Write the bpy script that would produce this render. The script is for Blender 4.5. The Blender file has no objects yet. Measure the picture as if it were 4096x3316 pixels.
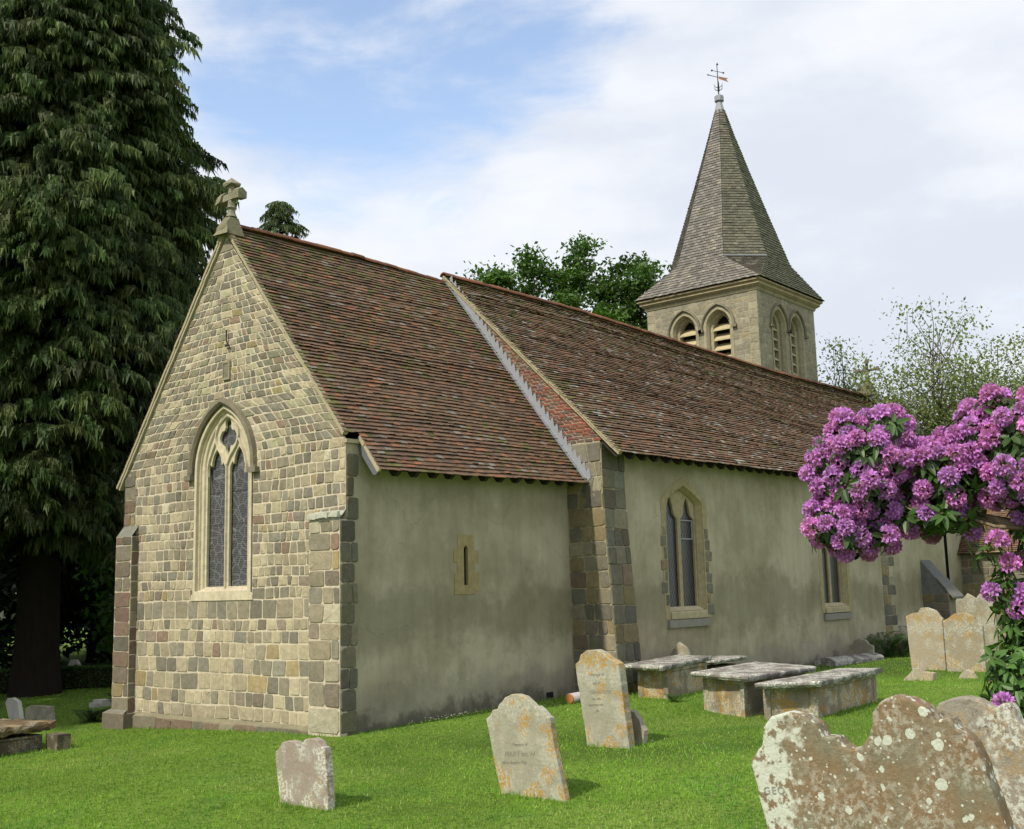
import bpy, math, numpy as np
from mathutils import Vector, Matrix
R = np.random.RandomState(7)
scn = bpy.context.scene
COL = scn.collection

# ------------------------------------------------------------------ basics
def link(o, parent=None):
    COL.objects.link(o)
    if parent is not None: o.parent = parent
    return o
def tag(o, label=None, cat=None, group=None, kind=None):
    if label: o['label'] = label
    if cat: o['category'] = cat
    if group: o['group'] = group
    if kind: o['kind'] = kind
    return o
def empty(name, loc=(0, 0, 0)):
    o = bpy.data.objects.new(name, None); o.location = loc; o.empty_display_size = .2
    return link(o)
class MB:
    """collects polygons (with a colour per vertex) into one mesh"""
    def __init__(s): s.v = []; s.f = []; s.c = []; s.n = 0
    def add(s, verts, faces, col=(.5, .5, .5)):
        k = s.n; n = len(verts)
        s.v.extend(verts); s.n += n
        if isinstance(col, list) and len(col) == n: s.c.extend(col)
        else: s.c.extend([tuple(col)] * n)
        s.f.extend([tuple(i + k for i in f) for f in faces])
    def box(s, x0, x1, y0, y1, z0, z1, col=(.5, .5, .5), F=None):
        P = [(x0, y0, z0), (x1, y0, z0), (x1, y1, z0), (x0, y1, z0), (x0, y0, z1), (x1, y0, z1), (x1, y1, z1), (x0, y1, z1)]
        if F: P = [F(*p) for p in P]
        s.add(P, [(0, 3, 2, 1), (4, 5, 6, 7), (0, 1, 5, 4), (1, 2, 6, 5), (2, 3, 7, 6), (3, 0, 4, 7)], col)
    def tube(s, pts, rad, n=6, col=(.5, .5, .5)):
        pts = [Vector(p) for p in pts]; V = []
        for i, p in enumerate(pts):
            d = (pts[min(i + 1, len(pts) - 1)] - pts[max(i - 1, 0)]).normalized()
            a = d.orthogonal().normalized(); b = d.cross(a)
            r = rad[i] if hasattr(rad, '__len__') else rad
            V += [tuple(p + (a * math.cos(t) + b * math.sin(t)) * r) for t in [2 * math.pi * k / n for k in range(n)]]
        F = [(i * n + k, i * n + (k + 1) % n, (i + 1) * n + (k + 1) % n, (i + 1) * n + k) for i in range(len(pts) - 1) for k in range(n)]
        F += [tuple(range(n - 1, -1, -1)), tuple(range((len(pts) - 1) * n, len(pts) * n))]
        s.add(V, F, col)
    def build(s, name, mat, parent=None, smooth=False):
        return mesh(name, s.v, s.f, mat, parent, s.c, smooth)
def mesh(name, V, F, mat, parent=None, cols=None, smooth=False):
    me = bpy.data.meshes.new(name); me.from_pydata(V, [], F); 
    if cols is not None and len(cols):
        a = me.color_attributes.new('Col', 'FLOAT_COLOR', 'POINT')
        c = np.ones((len(V), 4), dtype=np.float32); c[:, :3] = np.array(cols, dtype=np.float32)
        a.data.foreach_set('color', c.ravel())
    if smooth: me.polygons.foreach_set('use_smooth', [True] * len(me.polygons))
    me.materials.append(mat); me.update()
    return link(bpy.data.objects.new(name, me), parent)
def bigmesh(name, V, nv, mat, parent=None, C=None, smooth=False):
    """V: (N*nv,3) array of independent nv-gons"""
    V = np.asarray(V, dtype=np.float32).reshape(-1, 3); n = len(V); npoly = n // nv
    me = bpy.data.meshes.new(name); me.vertices.add(n); me.vertices.foreach_set('co', V.ravel())
    me.loops.add(n); me.loops.foreach_set('vertex_index', np.arange(n, dtype=np.int32))
    me.polygons.add(npoly); me.polygons.foreach_set('loop_start', np.arange(0, n, nv, dtype=np.int32))
    if C is not None:
        a = me.color_attributes.new('Col', 'FLOAT_COLOR', 'POINT')
        c = np.ones((n, 4), dtype=np.float32); c[:, :3] = np.asarray(C, dtype=np.float32).reshape(-1, 3)
        a.data.foreach_set('color', c.ravel())
    me.materials.append(mat); me.update(calc_edges=True); me.validate()
    return link(bpy.data.objects.new(name, me), parent)

# ------------------------------------------------------------------ materials
class NT:
    def __init__(s, name):
        s.m = bpy.data.materials.new(name); s.m.use_nodes = True; s.t = s.m.node_tree
        s.b = s.t.nodes['Principled BSDF']; s.tc = s.t.nodes.new('ShaderNodeTexCoord'); s.co = s.tc.outputs['Object']
    def n(s, ty, **kw):
        x = s.t.nodes.new(ty)
        for k, v in kw.items():
            if k in x.inputs: s.set(x.inputs[k], v)
            else: setattr(x, k, v)
        return x
    def set(s, inp, v):
        if hasattr(v, 'is_linked') or isinstance(v, bpy.types.NodeSocket): s.t.links.new(v, inp)
        else: inp.default_value = v if not (isinstance(v, tuple) and len(v) == 3 and inp.type == 'RGBA') else (*v, 1)
    def scale(s, v):
        m = s.n('ShaderNodeMapping'); s.set(m.inputs['Vector'], s.co); m.inputs['Scale'].default_value = v; return m.outputs[0]
    def noise(s, sc, det=4, vec=None, rough=.55, dist=0.0):
        x = s.n('ShaderNodeTexNoise'); s.set(x.inputs['Vector'], vec or s.co)
        x.inputs['Scale'].default_value = sc; x.inputs['Detail'].default_value = det; x.inputs['Roughness'].default_value = rough; x.inputs['Distortion'].default_value = dist
        return x.outputs['Fac']
    def vor(s, sc, vec=None, feat='F1', out='Distance', rnd=1):
        x = s.n('ShaderNodeTexVoronoi'); s.set(x.inputs['Vector'], vec or s.co); x.feature = feat
        x.inputs['Scale'].default_value = sc; x.inputs['Randomness'].default_value = rnd; return x.outputs[out]
    def ramp(s, f, a, b, c0=0., c1=1.):
        x = s.n('ShaderNodeMapRange'); x.interpolation_type = 'SMOOTHSTEP'; s.set(x.inputs[0], f)
        for i, v in enumerate((a, b, c0, c1)): x.inputs[i + 1].default_value = v
        return x.outputs[0]
    def math(s, op, a, b=0.0):
        x = s.n('ShaderNodeMath'); x.operation = op; s.set(x.inputs[0], a); s.set(x.inputs[1], b); return x.outputs[0]
    def mix(s, f, a, b, mode='MIX'):
        x = s.n('ShaderNodeMix'); x.data_type = 'RGBA'; x.blend_type = mode
        s.set(x.inputs[0], f); s.set(x.inputs[6], a); s.set(x.inputs[7], b); return x.outputs[2]
    def col(s): x = s.n('ShaderNodeVertexColor'); x.layer_name = 'Col'; return x.outputs[0]
    def bump(s, h, st, d=.02):
        x = s.n('ShaderNodeBump'); s.set(x.inputs['Height'], h); x.inputs['Strength'].default_value = st; x.inputs['Distance'].default_value = d
        s.set(s.b.inputs['Normal'], x.outputs[0])
    def done(s, c, rough=.9, spec=.25):
        s.set(s.b.inputs['Base Color'], c); s.set(s.b.inputs['Roughness'], rough); s.b.inputs['Specular IOR Level'].default_value = spec
        return s.m
def grey(v): return (v, v, v)

def m_stone(name, spot=.5, bump=.6, orange=.0, dark=.0):
    t = NT(name); c = t.col()
    c = t.mix(1, c, t.mix(t.noise(9, 5), grey(.62), grey(1.38)), 'MULTIPLY'); c = t.mix(1, c, t.mix(t.noise(.8, 4, rough=.6), grey(.80), grey(1.20)), 'MULTIPLY')
    c = t.mix(1, c, t.mix(t.noise(70, 3, rough=.7), grey(.72), grey(1.28)), 'MULTIPLY')
    if spot:
        k = t.math('MULTIPLY', t.ramp(t.noise(28, 4, rough=.7), .60, .70), t.ramp(t.noise(1.3, 2), .42, .62))
        c = t.mix(t.math('MULTIPLY', k, spot), c, (.50, .50, .42))
    if orange:
        k = t.math('MULTIPLY', t.ramp(t.noise(16, 4, rough=.65), .62, .68), t.ramp(t.noise(1.1, 2, vec=t.scale((1, 1, .7))), .52, .62))
        c = t.mix(t.math('MULTIPLY', k, orange), c, (.42, .24, .04))
    if dark:
        c = t.mix(t.math('MULTIPLY', t.ramp(t.noise(1.6, 5, rough=.65), .5, .66), dark), c, (.09, .085, .075))
    h = t.math('ADD', t.noise(38, 6, rough=.7), t.math('MULTIPLY', t.noise(9, 3), 1.2))
    t.bump(h, bump, .02); return t.done(c, .92, .2)
def m_plaster():
    t = NT('lime_render')
    pos = t.n('ShaderNodeSeparateXYZ'); t.set(pos.inputs[0], t.co)
    zz = pos.outputs[2]
    c = t.mix(t.ramp(t.noise(.55, 5, rough=.6), .35, .65), (.32, .278, .188), (.46, .412, .298))
    c = t.mix(t.math('MULTIPLY', t.ramp(t.noise(1.7, 5, rough=.62), .52, .68), .55), c, (.43, .39, .285))
    # green algae band and grey damp with ragged outlines
    wob = t.math('ADD', zz, t.math('MULTIPLY', t.math('SUBTRACT', t.noise(.8, 5, rough=.65), .5), 2.6))
    alg = t.math('MULTIPLY', t.ramp(wob, 1.1, 1.7), t.ramp(wob, 2.7, 2.1))
    c = t.mix(t.math('MULTIPLY', alg, .5), c, (.155, .15, .085))
    c = t.mix(t.math('MULTIPLY', t.ramp(t.noise(1.1, 6, vec=t.scale((1, 1, .6)), rough=.7), .5, .7), .4), c, (.18, .18, .10))
    wob2 = t.math('ADD', zz, t.math('MULTIPLY', t.math('SUBTRACT', t.noise(1.5, 5, rough=.7), .5), 1.5))
    c = t.mix(t.math('MULTIPLY', t.ramp(wob2, .95, .5), .45), c, (.20, .19, .165))
    c = t.mix(t.math('MULTIPLY', t.ramp(wob2, .45, .05), .8), c, (.085, .078, .062))
    wv = t.n('ShaderNodeVectorMath'); wv.operation = 'ADD'; t.set(wv.inputs[0], t.co); nn_ = t.n('ShaderNodeTexNoise'); t.set(nn_.inputs['Vector'], t.co); nn_.inputs['Scale'].default_value = 2.5; nn_.inputs['Detail'].default_value = 5; sc_ = t.n('ShaderNodeVectorMath'); sc_.operation = 'SCALE'; t.set(sc_.inputs[0], nn_.outputs['Color']); sc_.inputs[3].default_value = .5; t.set(wv.inputs[1], sc_.outputs[0])
    crk = t.math('MULTIPLY', t.ramp(t.vor(.55, vec=wv.outputs[0], feat='DISTANCE_TO_EDGE'), .006, .0), t.ramp(t.noise(.7, 2), .48, .56))
    c = t.mix(t.math('MULTIPLY', crk, .28), c, (.12, .105, .08))
    st = t.noise(2.2, 4, vec=t.scale((2.2, 2.2, .22)), rough=.6)
    c = t.mix(1, c, t.mix(st, grey(.82), grey(1.18)), 'MULTIPLY')
    c = t.mix(1, c, t.mix(t.noise(60, 3, rough=.7), grey(.80), grey(1.20)), 'MULTIPLY')
    t.bump(t.math('ADD', t.noise(45, 5, rough=.7), t.math('MULTIPLY', t.noise(3, 3), 3)), .45, .02)
    return t.done(c, .95, .15)
def m_tile(name, moss=.6, lich=.5):
    t = NT(name); c = t.col()
    c = t.mix(1, c, t.mix(t.noise(30, 4, rough=.7), grey(.66), grey(1.34)), 'MULTIPLY'); c = t.mix(1, c, t.mix(t.noise(.7, 5, rough=.6), (.72, .74, .76), (1.28, 1.22, 1.15)), 'MULTIPLY')
    c = t.mix(t.math('MULTIPLY', t.math('MULTIPLY', t.ramp(t.noise(14, 5, rough=.72), .5, .66), t.ramp(t.noise(.9, 3), .4, .62)), moss), c, (.115, .108, .038))
    c = t.mix(t.math('MULTIPLY', t.ramp(t.noise(42, 3, rough=.6), .66, .72), lich), c, (.46, .45, .40))
    t.bump(t.noise(60, 4, rough=.7), .5, .01); return t.done(c, .82, .3)
def m_headstone(name, base, alt, white=0., orange=0., black=0., big=0., bigscale=9.):
    t = NT(name)
    c = t.mix(t.ramp(t.noise(3.2, 5, rough=.62), .36, .64), base, alt)
    c = t.mix(1, c, t.mix(t.noise(34, 5, rough=.7), grey(.66), grey(1.34)), 'MULTIPLY')
    if black:
        c = t.mix(t.math('MULTIPLY', t.math('MULTIPLY', t.ramp(t.noise(26, 5, rough=.75), .53, .63), t.ramp(t.noise(2.4, 3), .44, .62)), black), c, (.075, .068, .06))
    if orange:
        c = t.mix(t.n('ShaderNodeClamp', Value=t.math('MULTIPLY', t.math('MULTIPLY', t.ramp(t.noise(24, 4, rough=.7), .44, .54), t.ramp(t.noise(2.7, 4, rough=.6), .49, .57)), orange)).outputs[0], c, (.40, .235, .05))
    if white:
        c = t.mix(t.math('MULTIPLY', t.math('MULTIPLY', t.ramp(t.noise(30, 4, rough=.7), .46, .56), t.ramp(t.noise(3.4, 4), .46, .56)), white), c, (.56, .57, .50))
    if big:   # round crustose lichen discs
        w = t.n('ShaderNodeVectorMath'); w.operation = 'ADD'; t.set(w.inputs[0], t.co)
        nz = t.n('ShaderNodeTexNoise'); t.set(nz.inputs['Vector'], t.co); nz.inputs['Scale'].default_value = 26
        sc = t.n('ShaderNodeVectorMath'); sc.operation = 'SCALE'; t.set(sc.inputs[0], nz.outputs['Color']); sc.inputs[3].default_value = .022
        t.set(w.inputs[1], sc.outputs[0]); k = None
        for s_, th, g in ((bigscale, .22, (.47, .6)), (bigscale * 2.0, .26, (.45, .58))):
            x = t.n('ShaderNodeTexVoronoi'); t.set(x.inputs['Vector'], w.outputs[0]); x.inputs['Scale'].default_value = s_
            sepc = t.n('ShaderNodeSeparateColor'); t.set(sepc.inputs[0], x.outputs['Color'])
            rr = t.math('MULTIPLY', sepc.outputs[0], th * 1.9)      # a size of its own for each disc
            kk = t.ramp(t.math('SUBTRACT', rr, x.outputs['Distance']), .0, .03)
            kk = t.math('MULTIPLY', kk, t.ramp(sepc.outputs[1], .30, .31))
            k = kk if k is None else t.math('MAXIMUM', k, kk)
        pos = t.n('ShaderNodeSeparateXYZ'); t.set(pos.inputs[0], t.co)
        edge = t.math('ADD', pos.outputs[1], t.math('MULTIPLY', t.noise(9, 4), .5))
        crust = t.math('MULTIPLY', t.ramp(edge, .56, .62), t.ramp(t.noise(15, 5, rough=.68), .42, .50))
        k = t.math('MAXIMUM', k, crust)
        c = t.mix(t.math('MULTIPLY', k, big), c, t.mix(t.noise(60, 3), (.44, .46, .38), (.62, .64, .56)))
    t.bump(t.math('ADD', t.noise(55, 6, rough=.75), t.math('MULTIPLY', t.noise(11, 4), 1.6)), .7, .012)
    return t.done(c, .93, .15)
def m_leaf(name, c0, c1, trans=.25, rough=.55, spec=.35, useCol=True):
    t = NT(name)
    c = t.mix(t.noise(.9, 3), c0, c1)
    if useCol: c = t.mix(1, c, t.col(), 'MULTIPLY')
    m = t.done(c, rough, spec)
    tr = t.n('ShaderNodeBsdfTranslucent'); t.set(tr.inputs['Color'], t.mix(1, c, (1.3, 1.6, .55), 'MULTIPLY'))
    mx = t.n('ShaderNodeMixShader'); mx.inputs[0].default_value = trans
    t.t.links.new(t.b.outputs[0], mx.inputs[1]); t.t.links.new(tr.outputs[0], mx.inputs[2])
    t.t.links.new(mx.outputs[0], t.t.nodes['Material Output'].inputs[0]); return m
def m_plain(name, c, rough=.8, var=.25, sc=8, spec=.3, metal=0, bump=.2):
    t = NT(name); k = t.mix(1, c, t.mix(t.noise(sc, 5, rough=.65), grey(1 - var), grey(1 + var)), 'MULTIPLY')
    t.bump(t.noise(sc * 5, 4), bump, .01); t.b.inputs['Metallic'].default_value = metal; return t.done(k, rough, spec)
def m_bark(name, c0, c1):
    t = NT(name); k = t.noise(9, 5, vec=t.scale((1, 1, .25)), rough=.7)
    t.bump(k, .8, .04); return t.done(t.mix(k, c0, c1), .95, .1)
def m_glass(name, kind):
    t = NT(name); pos = t.n('ShaderNodeSeparateXYZ'); t.set(pos.inputs[0], t.co)
    u = t.math('ADD', pos.outputs[0], pos.outputs[1]); v = pos.outputs[2]
    def lines(f, period, w):
        m = t.math('ABSOLUTE', t.math('SUBTRACT', t.math('FRACT', t.math('MULTIPLY', f, 1 / period)), .5))
        return t.math('GREATER_THAN', m, .5 - w / period / 2)
    base = t.mix(t.noise(2.2, 3), (.012, .013, .016), (.035, .036, .042))
    if kind == 'mesh':
        led = t.ramp(t.vor(5.5, feat='DISTANCE_TO_EDGE'), .05, .02)
        base = t.mix(led, base, (.16, .16, .17))
        k = t.math('MAXIMUM', lines(u, .035, .007), lines(v, .035, .007))
        c = t.mix(t.math('MULTIPLY', k, .75), base, (.20, .20, .21))
        c = t.mix(lines(v, .62, .022), c, (.05, .05, .055))
    else:
        k = t.math('MAXIMUM', lines(t.math('ADD', t.math('MULTIPLY', u, 1.75), v), .20, .016), lines(t.math('SUBTRACT', t.math('MULTIPLY', u, 1.75), v), .20, .016))
        c = t.mix(k, base, (.15, .15, .145)); c = t.mix(lines(v, .8, .022), c, (.04, .04, .04))
    t.bump(t.noise(6, 2), .25, .02)
    return t.done(c, .28, .5)

M_GABLE = m_stone('sandstone_rubble', .55, .7, .25)
M_DRESS = m_stone('dressed_limestone', .0, .25)
M_OLDDR = m_stone('weathered_stone', .4, .5, 0, .35)
M_TOWER = m_stone('tower_sandstone', .15, .5, 0, .3)
M_BRICK = m_stone('brick', .12, .4)
M_PLAS = m_plaster()
M_TILE = m_tile('clay_roof_tiles', .85, .75); M_SHIN = m_tile('oak_shingles', .25, .10)
M_RIDGE = m_tile('ridge_tile_clay', .7, .2)
M_LEAD = m_plain('lead_sheet', (.26, .275, .30), .55, .18, 7, .4)
M_WOOD = m_plain('dark_oak', (.035, .028, .022), .85)
M_DARK = m_plain('belfry_dark', (.012, .012, .012), .95)
M_LOUV = m_stone('louvre_stone', .0, .3)
M_MORT = m_plain('lime_mortar', (.36, .32, .21), .95, .3, 14)
M_IRON = m_plain('wrought_iron', (.03, .03, .035), .6)
M_GOLD = m_plain('gilded_copper', (.30, .15, .08), .6)
G_MESH = m_glass('leaded_glass_mesh', 'mesh'); G_DIA = m_glass('leaded_glass_diamonds', 'dia')

# ------------------------------------------------------------------ ground
CX, CY, CZ = -13.261, -14.796, 2.3
def G(x, y):
    x = np.asarray(x, float); y = np.asarray(y, float)
    d = np.hypot(x - CX, y - CY); t = np.clip((10.5 - d) / 8, 0, 1); t = t * t * (3 - 2 * t)
    return .17 * np.tanh(x / 6) - .03 * np.clip(y, 0, 8) * np.clip((9 - x) / 2, 0, 1) - .02 + .62 * t \
        + .03 * np.sin(x * .55 + 1) * np.sin(y * .6)
def m_ground():
    t = NT('ground_turf'); c = t.mix(t.noise(1.3, 5, rough=.6), (.12, .20, .03), (.17, .26, .042))
    c = t.mix(t.ramp(t.noise(14, 4, rough=.7), .45, .65), c, (.05, .09, .015))
    c = t.mix(t.ramp(t.noise(.09, 3), .55, .7), c, (.06, .10, .02))
    t.bump(t.noise(40, 5, rough=.7), .8, .03); return t.done(c, .95, .1)
def build_ground():
    ax = np.unique(np.concatenate([[-400, -200, -100, -60, -40], np.arange(-30, 46, .6), [50, 60, 80, 120, 200, 400]]))
    n = len(ax); X, Y = np.meshgrid(ax, ax, indexing='ij'); Z = G(X, Y)
    V = np.stack([X, Y, Z], -1).reshape(-1, 3)
    F = [(i * n + j, (i + 1) * n + j, (i + 1) * n + j + 1, i * n + j + 1) for i in range(n - 1) for j in range(n - 1)]
    o = mesh('ground', V.tolist(), F, m_ground(), smooth=True); tag(o, kind='structure')
build_ground()

# ------------------------------------------------------------------ stone laying
STONE = [(.225, .205, .158), (.25, .225, .168), (.275, .245, .178), (.200, .182, .145), (.235, .195, .152), (.305, .265, .190), (.35, .30, .21), (.225, .212, .170)]
def stone_col(v=0, k=1.0, pal=STONE, red=.045, och=.035, pale=.03):
    r = R.rand(); c = np.array(pal[R.randint(len(pal))]) * R.choice([.90, 1., 1., 1.08])
    if r < red: c = np.array((.255, .185, .135))
    elif r < red + och: c = np.array((.32, .255, .14))
    elif r < red + och + pale: c = np.array((.46, .42, .31))
    return tuple(c * k * R.uniform(.86, 1.14))
def frame(o, a, n, off=None):
    o = np.array(o, float); a = np.array(a, float); nn = np.array(n, float)
    def P(u, v, d=0.0):
        if off: d = d + off(v)
        p = o + a * u + nn * d; return (p[0], p[1], p[2] + v)
    return P
def cushion(mb, P, poly, d0, d1, col, jit=.006, rnd=.22, inset=.018):
    """a dressed stone: chamfered outline, rounded face"""
    n = len(poly); pts = []
    for i in range(n):
        p, a, b = np.array(poly[i]), np.array(poly[i - 1]), np.array(poly[(i + 1) % n])
        m = min(np.linalg.norm(a - p), np.linalg.norm(b - p), .3) * rnd * R.uniform(.5, 1.3)
        pts.append(p + (a - p) / (np.linalg.norm(a - p) + 1e-9) * m); pts.append(p + (b - p) / (np.linalg.norm(b - p) + 1e-9) * m)
    pts = np.array(pts) + R.normal(0, jit, (len(pts), 2)); c = pts.mean(0)
    rr = np.linalg.norm(pts - c, axis=1, keepdims=True) + 1e-6; k = len(pts)
    r1 = c + (pts - c) * np.clip(1 - inset / rr, .3, 1); r2 = c + (pts - c) * np.clip(1 - inset * 1.8 / rr, .2, 1)
    V = [P(*p, d0) for p in pts] + [P(*p, d0 + (d1 - d0) * .75) for p in r1] + [P(*p, d1 + R.normal(0, .003)) for p in r2] + [P(*c, d1 + .004)]
    F = []
    for a in (0, 1):
        for i in range(k):
            j = (i + 1) % k; F.append((a * k + i, a * k + j, (a + 1) * k + j, (a + 1) * k + i))
    F += [(2 * k + i, 2 * k + (i + 1) % k, 3 * k) for i in range(k)]
    mb.add(V, F, col)
def lay(mb, P, v0, v1, spans, rowh, ratio=(.8, 1.7), joint=.014, d=(-.006, .02), colf=stone_col, wave=.012, jit=.004, rnd=.09, ph=0., vj=.012):
    v = v0; row = 0
    while v < v1 - .03:
        h = rowh(v) if callable(rowh) else rowh
        h *= R.uniform(.86, 1.14) if wave > .01 else (R.uniform(.9, 1.1) if wave else 1.0)
        if v + h > v1 - .55 * h: h = v1 - v
        vb, vt = v + joint / 2, v + h - joint / 2
        for (a0, a1, b0, b1) in spans(v, v + h):
            w0, w1 = b0 - a0, b1 - a1; w = max(w0, w1)
            if w < .06 or h < .04: continue
            cuts = [0.]
            if wave == 0: cuts = [0.] + list(np.arange((.5 if row % 2 else 1.) * ratio[0], w - .03, ratio[0]) / w)
            else:
                x = 0
                while True:
                    x += h * (R.uniform(*ratio) if R.rand() < .9 or wave < .01 else ratio[1] * 1.35)
                    if x > w - h * ratio[0] * .55: break
                    cuts.append(x / w)
            cuts.append(1.)
            js = [0.] + [R.normal(0, vj) for _ in cuts[1:-1]] + [0.]
            for i in range(len(cuts) - 1):
                f, g = cuts[i], cuts[i + 1]
                pl = [a0 + w0 * f + joint / 2 - js[i], a0 + w0 * g - joint / 2 - js[i + 1], a1 + w1 * g - joint / 2 + js[i + 1], a1 + w1 * f + joint / 2 + js[i]]
                if pl[1] - pl[0] < .025 and pl[2] - pl[3] < .025: continue
                if pl[1] < pl[0]: pl[0] = pl[1] = (pl[0] + pl[1]) / 2
                if pl[2] < pl[3]: pl[2] = pl[3] = (pl[2] + pl[3]) / 2
                q = [[pl[0], vb], [pl[1], vb], [pl[2], vt], [pl[3], vt]]
                for p in q: p[1] += wave * (math.sin(p[0] * 1.7 + v * 2 + ph) + .6 * math.sin(p[0] * 4.3 + v * 5 + ph))
                cushion(mb, P, q, d[0], d[0] + (d[1] - d[0]) * R.uniform(.65, 1.3), colf(v), jit, rnd, min(.010, h * .08))
        v += h; row += 1
def sheet(mb, P, v0, v1, spans, step, d, col):
    v = v0
    while v < v1 - 1e-6:
        w = min(v + step, v1)
        for (a0, a1, b0, b1) in spans(v, w):
            if b0 - a0 < 1e-4 and b1 - a1 < 1e-4: continue
            mb.add([P(a0, v, d), P(b0, v, d), P(b1, w, d), P(a1, w, d)], [(0, 1, 2, 3)], col)
        v = w
def cutspan(L, Rr, H):
    """spans(va,vb) between functions L,Rr of v minus a list of holes (functions giving (l,r) or None)"""
    def s(va, vb):
        segs = [(L(va), L(vb), Rr(va), Rr(vb))]
        for h in H:
            m = h((va + vb) / 2)
            if m is None: continue
            ea, eb = h(va) or m, h(vb) or m; out = []
            for (a0, a1, b0, b1) in segs:
                if m[1] <= (a0 + a1) / 2 or m[0] >= (b0 + b1) / 2: out.append((a0, a1, b0, b1)); continue
                if m[0] > (a0 + a1) / 2: out.append((a0, a1, ea[0], eb[0]))
                if m[1] < (b0 + b1) / 2: out.append((ea[1], eb[1], b0, b1))
            segs = out
        return segs
    return s
def arch_hw(hw, rise):
    if rise < hw * 1.05: return lambda h: hw * max(0., 1 - (min(h, rise) / rise) ** 1.5)
    c = (rise * rise - hw * hw) / (2 * hw); Rd = hw + c
    return lambda h: max(0, math.sqrt(max(0, Rd * Rd - h * h)) - c)
def hole(uc, hw, v0, vs, rise):
    a = arch_hw(hw, rise)
    def f(v):
        if v < v0 or v > vs + rise: return None
        w = hw if v <= vs else a(v - vs)
        return (uc - w, uc + w)
    return f
def arch_pts(uc, hw, v0, vs, rise, n=14, close=True):
    a = arch_hw(hw, rise); hs = [rise * math.sin(math.pi / 2 * i / n) for i in range(n + 1)]
    Lp = [(uc - a(h), vs + h) for h in hs]; Rp = [(uc + a(h), vs + h) for h in hs[::-1]][1:]
    return ([(uc - hw, v0)] if close else []) + Lp + Rp + ([(uc + hw, v0)] if close else [])
def reveal(mb, P, pts, d0, d1, col):
    n = len(pts)
    for i in range(n):
        a, b = pts[i], pts[(i + 1) % n]
        mb.add([P(*a, d0), P(*b, d0), P(*b, d1), P(*a, d1)], [(0, 1, 2, 3)], col)
def plate(name, outlines, P, ext, bev, mat, parent, col=(.4, .36, .25), d=0., smooth=False):
    """flat slab with holes (first outline outer, others holes), bevelled edges, mapped by P"""
    cu = bpy.data.curves.new('tmp', 'CURVE'); cu.dimensions = '2D'; cu.fill_mode = 'BOTH'; cu.extrude = ext; cu.bevel_depth = bev; cu.bevel_resolution = 1
    for ol in outlines:
        sp = cu.splines.new('POLY'); sp.points.add(len(ol) - 1)
        for i, p in enumerate(ol): sp.points[i].co = (p[0], p[1], 0, 1)
        sp.use_cyclic_u = True
    ob = bpy.data.objects.new('tmp', cu); COL.objects.link(ob)
    dg = bpy.context.evaluated_depsgraph_get(); me = bpy.data.meshes.new_from_object(ob.evaluated_get(dg))
    bpy.data.objects.remove(ob); bpy.data.curves.remove(cu)
    V = [P(v.co.x, v.co.y, v.co.z + d) for v in me.vertices]; F = [tuple(p.vertices) for p in me.polygons]
    bpy.data.meshes.remove(me)
    return mesh(name, V, F, mat, parent, [col] * len(V), smooth)
def sweep(mb, P, path, prof, col, closed=False):
    """prof: list of (offset to the left of path, depth)"""
    n = len(path); pts = np.array(path, float); k = len(prof); V = []
    for i in range(n):
        if closed: a, b = pts[i - 1], pts[(i + 1) % n]
        else: a, b = pts[max(i - 1, 0)], pts[min(i + 1, n - 1)]
        if 0 < i < n - 1 or closed:
            t1 = pts[i] - a; t2 = b - pts[i]; t1 /= np.linalg.norm(t1) + 1e-9; t2 /= np.linalg.norm(t2) + 1e-9
            t = t1 + t2; t /= np.linalg.norm(t) + 1e-9; m = 1 / max(.5, t @ t1)
        else: t = b - a; t = t / np.linalg.norm(t); m = 1
        nn = np.array((-t[1], t[0])) * m
        V += [P(*(pts[i] + nn * o), dd) for o, dd in prof]
    F = []
    for i in range(n if closed else n - 1):
        j = (i + 1) % n
        for q in range(k):
            r = (q + 1) % k; F.append((i * k + q, i * k + r, j * k + r, j * k + q))
    if not closed: F += [tuple(range(k)), tuple(range((n - 1) * k, n * k))]
    mb.add(V, F, col)

# ------------------------------------------------------------------ roofs
TILES = [(.150, .087, .055), (.125, .078, .054), (.170, .104, .066), (.112, .076, .056), (.178, .098, .060), (.145, .097, .066)]
def tile_col(orange=.05, v=0., x=0., L=6.8, ends=(0., 6.36)):
    # moss gathers by the ridge, along the verges and in drifting patches
    m = .75 * math.exp(-(L - v) / 1.1) + .55 * math.exp(-(x - ends[0]) / .45) + .75 * math.exp(-(ends[1] - x) / .5) + .16 * (math.sin(x * 1.7 + v * 1.1) + math.sin(x * .8 - v * 2.1) > .75)
    if R.rand() < m * .62: return tuple(np.array((.125, .115, .042)) * R.uniform(.55, 1.2))
    r = R.rand()
    if r < orange: return tuple(np.array((.235, .108, .058)) * R.uniform(.7, 1.15))
    if r < orange + .04: return tuple(np.array((.19, .17, .145)) * R.uniform(.8, 1.2))
    return tuple(np.array(TILES[R.randint(len(TILES))]) * R.uniform(.84, 1.16))
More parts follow.
